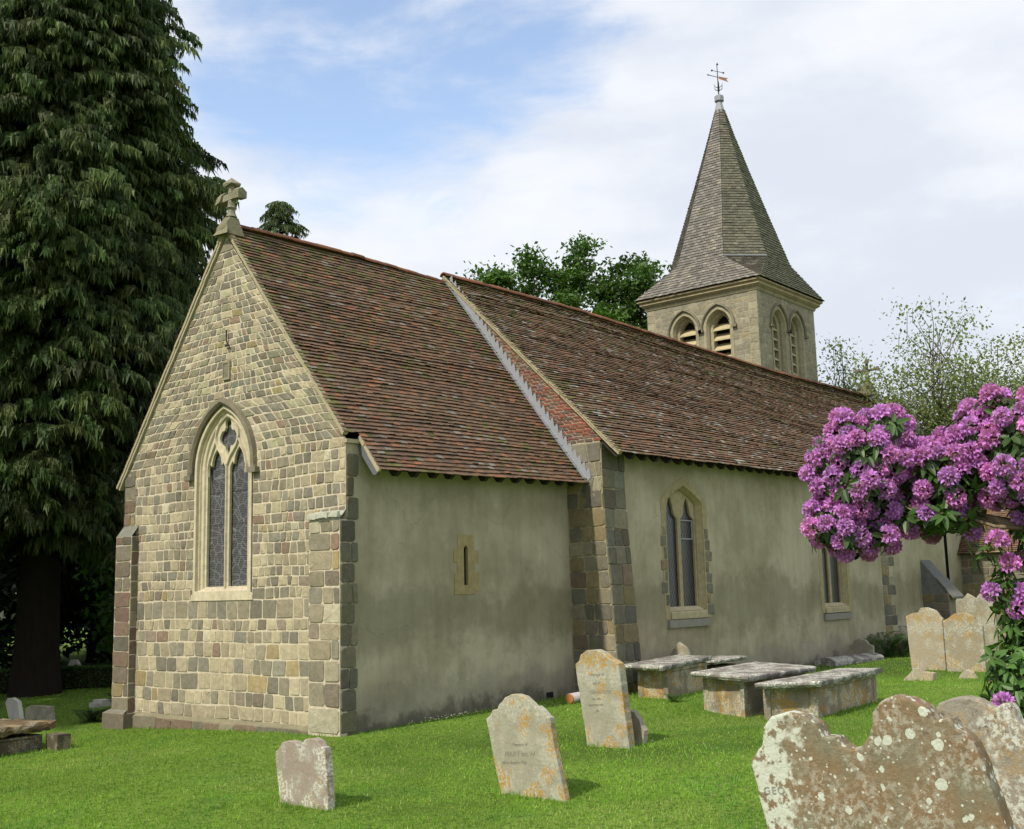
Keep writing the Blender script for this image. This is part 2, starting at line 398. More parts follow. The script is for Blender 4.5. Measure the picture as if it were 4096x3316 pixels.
def tiles(mb, S, U0, U1, vlen, gauge, tw, colf, th=.014, sag=None, lift=.030, jit=1.):
    """S(u,v,h) maps along-eave, up-slope, off-surface to the world; U0,U1 functions of v"""
    n = int(round(vlen / gauge))
    for i in range(n):
        v = i * gauge; a, b = U0(v), U1(v)
        u = a - (tw / 2 if i % 2 else 0) + R.normal(0, .006); rowl = R.normal(0, .004) * jit
        while u < b - .02:
            w = tw * R.uniform(.94, 1.06); x0, x1 = max(u, a) + .0015, min(u + w, b) - .0015; u += w
            if x1 - x0 < .03: continue
            dv = R.normal(0, .004) * jit + .009 * math.sin(x0 * 1.9 + i * .7) * jit + .006 * math.sin(x0 * 5.1 + i * 1.9) * jit + (R.uniform(-.03, -.012) if R.rand() < .012 else 0); hl = lift + rowl + abs(R.normal(0, .005)) * jit
            dh = R.normal(0, .004) * jit; sk = R.normal(0, .004) * jit; e = v + gauge * 1.12
            V = [S(x0, v + dv, hl - th), S(x1, v + dv + sk, hl - th + dh), S(x1, v + dv + sk, hl + dh), S(x0, v + dv, hl), S(x0, e, .004), S(x1, e, .004), S(x0, e, -.004), S(x1, e, -.004)]
            mb.add(V, [(0, 1, 2, 3), (3, 2, 5, 4), (0, 3, 4, 6), (1, 7, 5, 2), (0, 6, 7, 1)], colf(v, x0))
def ridge(mb, pts, r=.10, seg=.32, colf=None):
    """half round ridge tiles along a polyline"""
    pts = [Vector(p) for p in pts]; L = [(pts[i + 1] - pts[i]).length for i in range(len(pts) - 1)]; tot = sum(L)
    def at(s):
        for i, l in enumerate(L):
            if s <= l or i == len(L) - 1: return pts[i] + (pts[i + 1] - pts[i]) * (s / l)
            s -= l
    s = 0
    while s < tot - .05:
        e = min(s + seg, tot); a, b = at(s), at(e - .006); ry = r * R.uniform(.95, 1.05); dz = R.normal(0, .006); k = 7; V = []
        for p in (a, b):
            for q in range(k + 1):
                t = math.pi * q / k; V.append((p.x, p.y + math.cos(t) * ry * 1.15, p.z + math.sin(t) * ry - .04 + dz))
            for q in range(k + 1):
                t = math.pi * (k - q) / k; V.append((p.x, p.y + math.cos(t) * ry, p.z + math.sin(t) * (ry - .02) - .05 + dz))
        m = 2 * (k + 1); F = [(q, (q + 1) % m, m + (q + 1) % m, m + q) for q in range(m)]
        F += [(q, m - 1 - q, m - 2 - q, q + 1) for q in range(k)] + [(m + q + 1, m + m - 2 - q, m + m - 1 - q, m + q) for q in range(k)]
        mb.add(V, F, colf()); s = e

# ================================================================== THE CHURCH
church = empty('church')
tag(church, 'old stone and rendered church with red tiled roofs and shingled broach spire', 'church')
YR = 3.5                                       # ridge line of chancel
PE = frame((0, YR, 0), (0, -1, 0), (-1, 0, 0))   # east gable: u to the south, v up, d outwards
PS = frame((0, 0, 0), (1, 0, 0), (0, -1, 0))     # chancel south wall
YN = -.9
PN = frame((0, YN, 0), (1, 0, 0), (0, -1, 0))    # nave south wall
MCOL = (.55, .485, .37)
# --- east gable
gv = 9.46; sl = (gv - 5.03) / 3.5
gl = lambda v: -3.40 if v < 5.0 else -max(0, (gv - v) / 1.305) + .02
gr = lambda v: 3.5 if v < 5.03 else max(0, (gv - v) / sl) - .02
h_e = hole(.0, .93, 2.27, 4.76, 1.33)
sp = cutspan(gl, gr, [h_e])
mb = MB(); sheet(mb, PE, -.5, gv, sp, .06, 0., MCOL)
def gcol(v):
    k = 1.0 if v < 2 else (.95 if v < 5 else .9)
    c = np.array(stone_col(v, k)); 
    if R.rand() < (.5 if v < 1.9 else .22): c = np.array((.42, .365, .25)) * R.uniform(.80, 1.08)
    if v > 5 and R.rand() < .3: c = c * (.9, .98, .92)
    return tuple(c)
ra = (.70, 1.35)
lay(mb, PE, .08, 2.27, cutspan(gl, lambda v: 2.69, []), lambda v: .285 if v < 1.3 else .225, ra, .018, (-.004, .011), gcol, .011)
lay(mb, PE, 2.27, 3.64, cutspan(gl, lambda v: 2.69, [h_e]), lambda v: .215, ra, .018, (-.004, .011), gcol, .011)
lay(mb, PE, 3.64, 5.03, cutspan(gl, lambda v: 3.5, [h_e]), lambda v: .205, ra, .018, (-.004, .011), gcol, .011)
lay(mb, PE, 5.03, gv - .1, cutspan(gl, gr, [h_e]), lambda v: .155, (.75, 1.7), .015, (-.004, .010), gcol, .011)
gable = mb.build('gable_wall', M_GABLE, church)
# corner pilaster (south-east) with large quoins, weathered head
mb = MB(); mb.box(-.14, .02, -.004, .80, -.5, 3.6, MCOL); mb.add([(-.14, -.004, 3.6), (-.14, .8, 3.6), (0, .8, 3.78), (0, -.004, 3.78)], [(0, 1, 2, 3)], (.4, .4, .33))
big = lambda v: stone_col(v, 1.0, red=.12, och=.08, pale=.10)
lay(mb, PE, .02, 3.6, lambda a, b: [(2.70, 2.70, 3.5, 3.5)], lambda v: .40 if v < 1.2 else .31, (.9, 2.1), .014, (.135, .155), big, .008, .004, .12)
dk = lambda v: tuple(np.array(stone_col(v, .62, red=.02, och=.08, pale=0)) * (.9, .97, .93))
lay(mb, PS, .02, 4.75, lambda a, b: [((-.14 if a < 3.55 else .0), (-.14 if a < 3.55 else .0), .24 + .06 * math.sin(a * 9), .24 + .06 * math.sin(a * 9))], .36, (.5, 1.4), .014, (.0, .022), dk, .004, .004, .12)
lay(mb, PE, 3.62, 3.74, lambda a, b: [(2.68, 2.68, 3.52, 3.52)], .12, (1.6, 2.6), .01, (.15, .20), lambda v: (.45, .45, .38), .01, .01)
mb.build('corner_pilaster', M_GABLE, church)
# north-east pilaster buttress
mb = MB(); mb.box(-.17, .3, 6.36, 6.93, -.6, 3.62, MCOL); mb.add([(-.17, 6.36, 3.62), (-.17, 6.93, 3.62), (0, 6.93, 3.85), (0, 6.36, 3.85)], [(0, 1, 2, 3)], (.2, .2, .17))
red = lambda v: tuple(np.array(stone_col(v, .72, red=.35, och=.03, pale=.0)))
lay(mb, PE, .06, 3.62, lambda a, b: [(-3.43, -3.43, -2.86, -2.86)], .30, (.9, 1.9), .012, (.165, .185), red, .006, .004, .12)
PB = frame((0, 6.36, 0), (1, 0, 0), (0, -1, 0)); lay(mb, PB, .06, 3.62, lambda a, b: [(-.17, -.17, .0, .0)], .30, (.5, .9), .012, (-.005, .012), red, .004, .003, .12)
mb.box(-.32, .3, 6.24, 7.02, -.6, .06, (.17, .145, .11)); mb.add([(-.32, 6.24, .06), (-.32, 7.02, .06), (-.17, 6.95, .13), (-.17, 6.36, .13)], [(0, 1, 2, 3)], (.2, .19, .15))
lay(mb, PE, 3.85, 4.9, lambda a, b: [(-3.42, -3.42, -3.0, -3.0)], .27, (.9, 1.9), .012, (-.006, .02), red, .006, .004, .12)
mb.build('buttress', M_GABLE, church)
# plinth along the gable
mb = MB(); mb.box(-.10, .02, .02, 6.5, -.6, .02, (.25, .21, .15)); mb.add([(-.10, .02, .02), (-.10, 6.5, .02), (0, 6.5, .09), (0, .02, .09)], [(0, 1, 2, 3)], (.22, .2, .13))
lay(mb, PE, -.3, .03, lambda a, b: [(-2.9, -2.9, 3.52, 3.52)], .33, (.9, 2.2), .012, (.095, .115), lambda v: tuple(np.array(stone_col(v, .8, red=.3))), .012)
mb.build('plinth', M_GABLE, church)
# --- chancel side walls (rendered)
sl_l = hole(3.05, .075, 2.42, 3.14, .075)
mb = MB(); sheet(mb, PS, -.5, 5.0, cutspan(lambda v: 0., lambda v: 6.4, [sl_l]), .05, 0., (.3, .3, .2))
mb.build('rendered_chancel_wall', M_PLAS, church)
mb = MB(); mb.add([(0, 6.95, -.6), (6.4, 6.95, -.6), (6.4, 6.95, 5.0), (0, 6.95, 5.0)], [(0, 3, 2, 1)], (.3, .3, .2)); mb.build('rendered_chancel_wall', M_PLAS, church)
# slit window
w = plate('slit_window', [[(2.72, 2.27), (2.80, 2.27), (3.31, 2.27), (3.31, 2.33), (3.43, 2.33), (3.43, 2.68), (3.30, 2.68), (3.30, 2.86), (3.42, 2.86), (3.42, 3.10), (3.29, 3.10), (3.29, 3.40), (2.83, 3.40), (2.83, 3.11), (2.71, 3.11), (2.71, 2.88), (2.81, 2.88), (2.81, 2.66), (2.72, 2.66)], arch_pts(3.05, .062, 2.44, 3.14, .062, 6)], PS, .03, .003, M_DRESS, church, (.32, .26, .13), -.022)
mb = MB(); reveal(mb, PS, arch_pts(3.05, .068, 2.43, 3.14, .068, 6), -.02, -.12, (.26, .22, .13)); mb.build('slit_reveal', M_DRESS, w)
mb = MB(); mb.add([PS(2.9, 2.3, -.07), PS(3.2, 2.3, -.07), PS(3.2, 3.3, -.07), PS(2.9, 3.3, -.07)], [(0, 1, 2, 3)]); mb.build('slit_glazing', M_DARK, w)
mb = MB(); mb.box(5.42, 5.64, -.012, .0, .14, .25, (.02, .02, .02)); mb.build('wall_vent', M_DARK, church)
# --- east window
PW = frame((0, YR, 0), (0, -1, 0), (-1, 0, 0)); pale = (.52, .465, .335)
out = [(-.96, 2.27), (.96, 2.27), (.96, 2.36), (.90, 2.40)] + arch_pts(0, .90, 2.4, 4.76, 1.25, 16)[::-1][1:-1] + [(-.90, 2.40), (-.96, 2.36)]
inn = arch_pts(0, .845, 2.44, 4.76, 1.20, 16)
ew = plate('east_window', [out, inn], PW, .03, .008, M_DRESS, church, pale, -.012)
mb = MB()
for (h0, r0, d0), (h1, r1, d1) in (((.845, 1.20, .0), (.835, 1.19, -.045)), ((.835, 1.19, -.045), (.795, 1.15, -.035)), ((.795, 1.15, -.035), (.785, 1.14, -.075)), ((.785, 1.14, -.075), (.745, 1.10, -.07)), ((.745, 1.10, -.07), (.725, 1.08, -.05)), ((.725, 1.08, -.05), (.695, 1.05, -.06)), ((.695, 1.05, -.06), (.665, 1.02, -.13)), ((.665, 1.02, -.13), (.66, 1.01, -.24))):
    a = arch_pts(0, h0, 2.42, 4.76, r0, 16); b = arch_pts(0, h1, 2.42, 4.76, r1, 16)
    for i in range(len(a) - 1): mb.add([PW(*a[i], d0), PW(*a[i + 1], d0), PW(*b[i + 1], d1), PW(*b[i], d1)], [(0, 1, 2, 3)], pale)
mb.build('window_jamb', M_DRESS, ew)
mb = MB(); mb.add([PW(-.86, 2.42, .022), PW(.86, 2.42, .022), PW(.69, 2.53, -.13), PW(-.69, 2.53, -.13)], [(0, 1, 2, 3)], (.48, .41, .31)); mb.add([PW(-.86, 2.42, .022), PW(.86, 2.42, .022), PW(.86, 2.32, .022), PW(-.86, 2.32, .022)], [(3, 2, 1, 0)], pale)
mb.build('window_sill', M_DRESS, ew)
def lerp_curve(pts, n=8):
    """Catmull-Rom through points"""
    P_ = [np.array(p, float) for p in pts]; P_ = [2 * P_[0] - P_[1]] + P_ + [2 * P_[-1] - P_[-2]]; o = []
    for i in range(1, len(P_) - 2):
        for k in range(n):
            t = k / n; a, b, c, d = P_[i - 1:i + 3]
            o.append(tuple(.5 * ((2 * b) + (c - a) * t + (2 * a - 5 * b + 4 * c - d) * t * t + (3 * b - a - 3 * c + d) * t ** 3)))
    o.append(tuple(P_[-2])); return o
def light_hole(c, hw, v0):   # cusped ogee light
    L = lerp_curve([(c - hw, 4.62), (c - hw + .005, 4.80), (c - hw + .08, 4.93)], 4) + lerp_curve([(c - hw + .13, 4.88), (c - .14, 5.00), (c - .09, 5.10), (c, 5.20)], 4)
    Rt = [(2 * c - x, y) for x, y in L[::-1]][1:]
    return [(c - hw, v0)] + L + Rt + [(c + hw, v0)]
quat = lerp_curve([(0, 5.02), (-.07, 5.14), (-.09, 5.22)], 4) + lerp_curve([(-.15, 5.22), (-.25, 5.30), (-.27, 5.42), (-.20, 5.53), (-.13, 5.54)], 4) + lerp_curve([(-.09, 5.60), (-.10, 5.70), (0, 5.86)], 4)
quat = quat + [(-x, y) for x, y in quat[::-1]][1:-1]
tro = arch_pts(0, .70, 2.46, 4.76, 1.04, 16)
tr = plate('tracery', [tro, light_hole(-.355, .295, 2.52), light_hole(.355, .295, 2.52), quat], PW, .022, .010, M_DRESS, ew, pale, -.13)
mb = MB(); bar = [(-.026, -.10), (.026, -.10), (.012, -.055), (-.012, -.055)]
ves = lerp_curve([(0, 4.85), (-.10, 5.02), (-.30, 5.24), (-.36, 5.44), (-.27, 5.66), (0, 5.98)], 6)
lft = lerp_curve([(-.60, 4.66), (-.60, 4.86), (-.53, 5.06), (-.37, 5.34)], 5)
for path in (ves, [(-x, y) for x, y in ves], lft, [(-x, y) for x, y in lft], [(0, 2.5), (0, 3.6), (0, 4.87)]): sweep(mb, PW, path, bar, pale)
mb.build('mullion', M_DRESS, ew)
mb = MB(); mb.add([PW(*p, -.18) for p in arch_pts(0, .66, 2.5, 4.76, 1.01, 12)], [tuple(range(len(arch_pts(0, .66, 2.5, 4.76, 1.01, 12))))]); mb.build('glazing', G_MESH, ew)
mb = MB(); hd = arch_pts(0, .98, 4.7, 4.76, 1.32, 18)
hd = [(-1.12, 4.70), (-1.0, 4.70)] + hd[1:-1] + [(1.0, 4.70), (1.12, 4.70)]
sweep(mb, PW, hd[1:-1], [(-.045, -.02), (-.045, .075), (.0, .115), (.07, .10), (.085, -.02)], (.20, .175, .125))
for s in (-1, 1): mb.box(-.10 + s * 1.03, .10 + s * 1.03, 4.62, 4.72, -.02, .12, (.2, .18, .13), F=PW)
mb.build('hood_mould', M_OLDDR, ew)
mb = MB(); mb.box(.0, .17, 6.54, 6.84, -.01, .030, (.19, .175, .13), F=PE)
for a_, b_, c_, d_ in ((-.03, .20, 6.84, 6.87), (-.03, .20, 6.51, 6.54), (-.03, .0, 6.54, 6.84), (.17, .20, 6.54, 6.84)): mb.box(a_, b_, c_, d_, -.01, .042, (.29, .26, .18), F=PE)
mb.build('carved_plaque', M_GABLE, church)
mb = MB(); mb.tube([PE(.10, 7.50, .05), PE(.11, 7.28, .055), PE(.15, 7.18, .05)], .014, 5, (.02, .02, .02)); mb.tube([PE(.06, 7.2, .05), PE(.2, 7.17, .05)], .02, 5, (.02, .02, .02)); mb.build('iron_tie', M_IRON, church)

# --- chancel roof
ev = -.57; SY = YR - ev; SZ = (9.66 - 4.42); SLc = math.hypot(SY, SZ); cy_, cz_ = SY / SLc, SZ / SLc
def SC(u, v, h):
    z = 4.40 + .020 * u + (1 - v / SLc) * 0 + .03 * math.sin(v * .9) * math.sin(u * .8) * .6
    return (u, ev + v * cy_ - h * cz_, z + v * cz_ + h * cy_)
vw = (0 - ev) / cy_
mb = MB(); tiles(mb, SC, lambda v: (.27 if v < vw - .05 else -.075), lambda v: 6.36, SLc, .1005, .168, lambda v, x: tile_col(.075, v, x))
mb.add([SC(.3, .02, 0), SC(6.36, .02, 0), SC(6.36, vw, 0), SC(.3, vw, 0)], [(0, 1, 2, 3)], (.05, .03, .02)); mb.add([SC(-.05, vw, 0), SC(6.36, vw, 0), SC(6.36, SLc, 0), SC(-.05, SLc, 0)], [(0, 1, 2, 3)], (.05, .03, .02))
NTl = ((-.06, 7.14, 4.70)); NS = Vector((0, -(7.14 - YR), 9.62 - 4.70)); NL = NS.length; NS.normalize(); NNn = Vector((0, NS.z, -NS.y)) * 1
def SN(u, v, h): return (u, 7.14 + NS.y * v + NNn.y * h, 4.70 + NS.z * v + NNn.z * h)
tiles(mb, SN, lambda v: -.07, lambda v: 6.36, NL, .1005, .168, lambda v, x: tile_col(.05, v, x))
roofc = mb.build('chancel_roof', M_TILE, church)
ridgecol = lambda: tuple(np.array((.20, .085, .048)) * R.uniform(.6, 1.35))
mb = MB(); ridge(mb, [(.25, YR, 9.72), (3.3, YR, 9.77), (6.4, YR, 9.72)], .085, .34, ridgecol); mb.build('ridge_tiles', M_RIDGE, roofc)
# verges: bedding mortar and tile undercloak
def verge(mb, pts, x0, x1, t0, t1, col):
    for i in range(len(pts) - 1):
        a, b = pts[i], pts[i + 1]; d = np.array((b[0] - a[0], b[1] - a[1])); L = np.linalg.norm(d); nrm = np.array((-d[1], d[0])) / L
        if nrm[1] < 0: nrm = -nrm
        n = max(1, int(L / .17))
        for k in range(n):
            p = np.array(a) + d * k / n; q = np.array(a) + d * (k + 1) / n; j = R.normal(0, .004); c = tuple(np.array(col) * R.uniform(.75, 1.2))
            V = [(x0 + j, *(p + nrm * t0)), (x1, *(p + nrm * t0)), (x1, *(q + nrm * t0)), (x0 + j, *(q + nrm * t0)), (x0 + j, *(p + nrm * t1)), (x1, *(p + nrm * t1)), (x1, *(q + nrm * t1)), (x0 + j, *(q + nrm * t1))]
            mb.add(V, [(0, 3, 2, 1), (4, 5, 6, 7), (0, 1, 5, 4), (1, 2, 6, 5), (2, 3, 7, 6), (3, 0, 4, 7)], c)
mb = MB(); S1 = SC(0, vw - .04, 0); S2 = SC(0, SLc, 0)
verge(mb, [(S1[1], S1[2]), (S2[1], S2[2])], -.062, .04, -.055, -.012, (.50, .45, .30))
verge(mb, [(S1[1], S1[2]), (S2[1], S2[2])], -.075, .04, -.012, .016, (.28, .22, .15))
N1 = (7.12, 4.66); N2 = (YR, 9.60)
verge(mb, [N1, N2], -.055, .04, -.075, -.02, (.40, .36, .26)); verge(mb, [N1, N2], -.075, .04, -.02, .03, (.25, .15, .10))
S0 = SC(0, .02, 0); verge(mb, [(S0[1], S0[2]), (S1[1] - .03, S1[2] - .04)], .262, .32, -.05, .016, (.42, .38, .24))
mb.box(-.02, .30, -.05, .02, 4.93, 5.0, (.06, .05, .04)); mb.build('verge', M_MORT, roofc)
# wall head return of render beside the kneeler, barge board, rafter feet
def rafter(X, y0, z0, sy, sz, w=.09, dpt=.19, ln=.75):
    m = MB(); L = math.hypot(sy, sz); a, b = sy / L, sz / L; P_ = []
    for s_, t_ in ((.05, -.02), (ln, -.02), (ln, -.02 - dpt), (.10, -.02 - dpt), (.05, -.02 - dpt * .75)): P_.append((y0 + s_ * a - t_ * b, z0 + s_ * b + t_ * a))
    k = len(P_); V = [(X - w / 2, *p) for p in P_] + [(X + w / 2, *p) for p in P_]
    m.add(V, [tuple(range(k)), tuple(range(2 * k - 1, k - 1, -1))] + [(i, k + i, k + (i + 1) % k, (i + 1) % k) for i in range(k)], (.04, .035, .03)); return m
rafter(.33, ev, 4.40, SY, SZ, .05, .17).build('rafter_end', m_plain('painted_barge', (.12, .125, .14), .8), church)
for i in range(12):
    X = .80 + i * .475 + R.normal(0, .02); rafter(X, ev, 4.40 + .02 * X, SY, SZ).build('rafter_end', M_WOOD, church)
# --- nave east gable wall above the chancel roof
XN = 6.36; PG = frame((XN, YR, 0), (0, -1, 0), (-1, 0, 0))
nave_s = 4.86 / 4.97; chs = SZ / SY
ngr = lambda v: min(4.42 if v > 5.35 else 4.42, (9.78 - v) / nave_s)
ngl = lambda v: max(0, (9.66 - v) / chs) if v > 4.45 else 3.5
mb = MB(); full = lambda a, b: [(-ngr(a), -ngr(b), ngr(a), ngr(b))]
sheet(mb, PG, 4.3, 9.75, full, .3, 0., (.42, .38, .27))
def brick_col(v):
    r = R.rand(); c = (.22, .082, .056) if r < .45 else ((.17, .078, .062) if r < .75 else (.14, .10, .085))
    if v > 7.2: c = tuple(np.array(c) * .75 + np.array((.05, .05, .03)))
    return tuple(np.array(c) * R.uniform(.8, 1.25))
br = cutspan(lambda v: ngl(v) - .15, lambda v: (4.56 if v < 5.5 else (9.80 - v) / nave_s), [])
lay(mb, PG, 5.42, 9.7, br, .075, (.225, .225), .012, (-.004, .012), brick_col, 0, .001, .04, vj=0)
mb.build('brick_gable', M_BRICK, church)
mb = MB(); lay(mb, PG, 4.0, 5.40, cutspan(lambda v: ngl(v) - .15, lambda v: 4.42, []), .33, (.8, 1.5), .016, (-.004, .02), lambda v: stone_col(v, .85, red=.02, och=.2), .006)
# south-east nave buttress, battered
bo = lambda v: .0 + max(0, (4.25 - v)) * .068
PNB = frame((0, YN, 0), (1, 0, 0), (0, -1, 0), off=bo)
mb.add([PNB(XN - .005, -.5), PNB(XN - .005, 4.25), PNB(XN - .005, 5.4), PNB(7.22, -.5), PNB(7.22, 4.25), PNB(7.22, 5.4), (XN - .005, YN + .9, -.5), (XN - .005, YN + .9, 5.4), (7.22, YN + .1, -.5), (7.22, YN + .1, 5.4), (XN - .005, YN + .9, 4.25), (7.22, YN + .1, 4.25)],
       [(0, 3, 4, 1), (1, 4, 5, 2), (0, 1, 10, 6), (1, 2, 7, 10), (3, 8, 11, 4), (4, 11, 9, 5)], (.33, .29, .19))
bd = lambda v: tuple(np.array(stone_col(v, .60 if R.rand() < .75 else .85, red=.06, och=.12, pale=.0)) * (.92, .97, .95) * (.7 if v < 1.2 and R.rand() < .6 else 1))
lay(mb, PNB, .0, 5.38, lambda a, b: [(XN, XN, 7.22, 7.22)], .40, (.7, 1.25), .012, (.0, .022), bd, .008, .006, .1)
lay(mb, PG, .05, 4.0, lambda a, b: [(3.52, 3.52, 4.40 + bo(a), 4.40 + bo(b))], .33, (.7, 1.25), .014, (-.002, .02), lambda v: stone_col(v, .70, red=.06, och=.22, pale=0), .008, .006, .12)
lay(mb, PG, 4.0, 4.5, lambda a, b: [(3.9, 3.9, 4.40 + bo(a), 4.40)], .33, (.7, 1.25), .014, (-.002, .02), lambda v: stone_col(v, .70, och=.2), .008, .006, .12)
mb.build('nave_buttress', M_OLDDR, church)
# lead flashing with saw-tooth steps
mb = MB(); n = 34; Lf = 6.5
for i in range(n):
    t0, t1 = i / n, (i + 1) / n
    a = SC(XN - .03, .05 + t0 * Lf, .03); b = SC(XN - .03, .05 + t1 * Lf, .03); c = SC(XN - .03, .05 + t1 * Lf, .17); d = SC(XN - .03, .05 + t0 * Lf, .13)
    mb.add([a, b, SC(XN - .03, .05 + t1 * Lf, .14), SC(XN - .03, .05 + t0 * Lf, .14)], [(0, 1, 2, 3)]); mb.add([SC(XN - .03, .05 + t0 * Lf, .14), SC(XN - .03, .05 + t1 * Lf, .14), (XN - .03, c[1] - .06, c[2] + .05)], [(0, 1, 2)])
    mb.add([a, b, SC(XN - .14, .05 + t1 * Lf, .035), SC(XN - .14, .05 + t0 * Lf, .035)], [(0, 1, 2, 3)])
mb.build('lead_flashing', M_LEAD, church)
# --- nave walls
W1 = hole(9.62, .88, 1.60, 4.22, .46); W2 = hole(17.60, .88, 1.50, 4.12, .46); W3 = hole(26.7, .15, 2.2, 3.8, .22)
mb = MB(); sheet(mb, PN, -.5, 5.62, cutspan(lambda v: 7.2, lambda v: 31.8, [W1, W2, W3]), .06, 0., (.3, .3, .2))
mb.add([(XN, 7.94, -.5), (31.8, 7.94, -.5), (31.8, 7.94, 5.7), (XN, 7.94, 5.7)], [(0, 3, 2, 1)], (.3, .3, .2)); mb.add([(31.8, YN, -.5), (31.8, 7.94, -.5), (31.8, 7.94, 5.7), (31.8, 3.5, 9.9), (31.8, YN, 5.7)], [(0, 1, 2, 3, 4)], (.3, .3, .2))
mb.build('rendered_nave_wall', M_PLAS, church)
def nave_window(uc, z0, zs, quoins):
    dres = (.34, .285, .165); i0 = arch_pts(uc, .80, z0 + .18, zs, .42, 10)
    def fo(ext, r): return arch_pts(uc, .80 + ext, z0, zs, .42 + r, 12)
    win = plate('nave_window', [fo(.20, .20), i0], PN, .012, .003, M_DRESS, church, dres, -.006)
    mb = MB(); ch = arch_pts(uc, .70, z0 + .22, zs, .34, 10)
    for (pa, da), (pb, db) in (((i0, .0), (ch, -.12)), ((ch, -.12), (arch_pts(uc, .68, z0 + .24, zs, .33, 10), -.20))):
        for i in range(len(pa) - 1): mb.add([PN(*pa[i], da), PN(*pa[i + 1], da), PN(*pb[i + 1], db), PN(*pb[i], db)], [(0, 1, 2, 3)], dres)
    mb.build('window_jamb', M_DRESS, win)
    def lt(c, hw):
        return [(c - hw, z0 + .25), (c - hw, zs - .42)] + lerp_curve([(c - hw + .0, zs - .34), (c - hw + .06, zs - .30), (c - .17, zs - .24)], 3) + lerp_curve([(c - .15, zs - .18), (c - .12, zs - .02), (c, zs + .16), (c + .12, zs - .02), (c + .15, zs - .18)], 4) + lerp_curve([(c + .17, zs - .24), (c + hw - .06, zs - .30), (c + hw, zs - .34)], 3) + [(c + hw, z0 + .25)]
    mo = arch_pts(uc, .72, z0 + .2, zs, .36, 12)
    plate('tracery', [mo, lt(uc - .365, .305), lt(uc + .365, .305)], PN, .022, .010, M_DRESS, win, (.36, .30, .18), -.19)
    g = MB(); gp = arch_pts(uc, .70, z0 + .24, zs, .34, 8); g.add([PN(*p, -.225) for p in gp], [tuple(range(len(gp)))]); g.build('glazing', G_DIA, win)
    s = MB(); s.add([PN(uc - .78, z0 + .14, .035), PN(uc + .78, z0 + .14, .035), PN(uc + .70, z0 + .27, -.17), PN(uc - .70, z0 + .27, -.17)], [(0, 1, 2, 3)], (.46, .40, .26)); s.box(uc - .78, uc + .78, z0, z0 + .14, -.02, .035, (.40, .35, .22), F=PN); s.build('window_sill', M_DRESS, win)
    s = MB(); s.box(uc - .92, uc + .85, z0 - .19, z0 - .02, -.02, .07, (.16, .165, .16), F=PN); s.build('slate_sill', m_plain('slate', (.235, .225, .19), .85), win)
    if quoins:
        q = MB(); sd = lambda v: stone_col(v, .75, red=.0, och=.25, pale=0)
        lay(q, PN, z0 + .05, zs - .55, lambda a, b: [(uc + .84, uc + .84, uc + 1.08 + .10 * math.sin(a * 9), uc + 1.08 + .10 * math.sin(a * 9))], .26, (3, 4), .014, (.0, .02), sd, .004)
        q.build('quoin_stones', M_OLDDR, win); q = MB()
        lay(q, PN, z0 + .3, zs - .55, lambda a, b: [(uc - 1.02 + .08 * math.sin(a * 11), uc - 1.02 + .08 * math.sin(a * 11), uc - .83, uc - .83)], .26, (3, 4), .014, (.0, .02), sd, .004)
        q.build('quoin_stones', M_OLDDR, win)
    return win
wA = nave_window(9.62, 1.60, 4.22, True); wB = nave_window(17.60, 1.50, 4.12, False)
s = MB(); fr = [PN(9.72, 3.42, -.20), PN(10.25, 3.42, -.20), PN(10.25, 3.85, -.20), PN(9.72, 3.85, -.20)]
for i in range(4): s.tube([fr[i], fr[(i + 1) % 4]], .018, 4, (.35, .37, .38))
s.build('opening_casement', m_plain('galvanised_frame', (.30, .32, .33), .6), wA)
mb = MB(); mb.add([PN(26.45, 1.8, -.25), PN(27, 1.8, -.25), PN(27, 4.4, -.25), PN(26.45, 4.4, -.25)], [(0, 1, 2, 3)]); reveal(mb, PN, arch_pts(26.7, .15, 2.2, 3.8, .22, 8), 0, -.25, (.3, .26, .16)); mb.build('lancet_window', M_DARK, church)
# west part: quoin strip, buttress with slated weatherings, patch of bare stone
mb = MB(); sd = lambda v: stone_col(v, .72, red=.05, och=.18, pale=.03)
lay(mb, PN, .1, 4.9, lambda a, b: [(20.95, 20.95, 21.75 + .25 * math.sin(a * 7), 21.75 + .25 * math.sin(a * 7))], .3, (1.0, 2.0), .016, (.0, .02), sd, .008)
mb.build('wall_quoins', M_OLDDR, church)
mb = MB(); bx = [(24.1, 25.0)]
x0, x1 = 24.2, 25.1
mb.box(x0, x1, YN - .85, YN + .1, -.3, 1.9, (.22, .2, .14)); mb.add([(x0, YN - .85, 1.9), (x1, YN - .85, 1.9), (x1, YN, 3.0), (x0, YN, 3.0), (x0, YN, 1.9), (x1, YN, 1.9)], [(0, 1, 2, 3), (0, 3, 4), (1, 5, 2)], (.16, .165, .155))
lay(mb, frame((x0, 0, 0), (0, -1, 0), (-1, 0, 0)), .05, 1.9, lambda a, b: [(.9, .9, 1.75, 1.75)], .3, (.9, 1.6), .02, (.0, .02), sd, .006)
mb.add([(x0 - .05, YN - 1.0, 1.8), (x1 + .05, YN - 1.0, 1.8), (x1 + .05, YN - .5, 2.42), (x0 - .05, YN - .5, 2.42), (x0 - .05, YN - 1.0, 1.74), (x1 + .05, YN - 1.0, 1.74), (x1 + .05, YN - .5, 2.36), (x0 - .05, YN - .5, 2.36)], [(0, 1, 2, 3), (4, 7, 6, 5), (0, 4, 5, 1), (0, 3, 7, 4), (1, 5, 6, 2), (3, 2, 6, 7)], (.17, .17, .155))
mb.build('west_buttress', M_OLDDR, church)
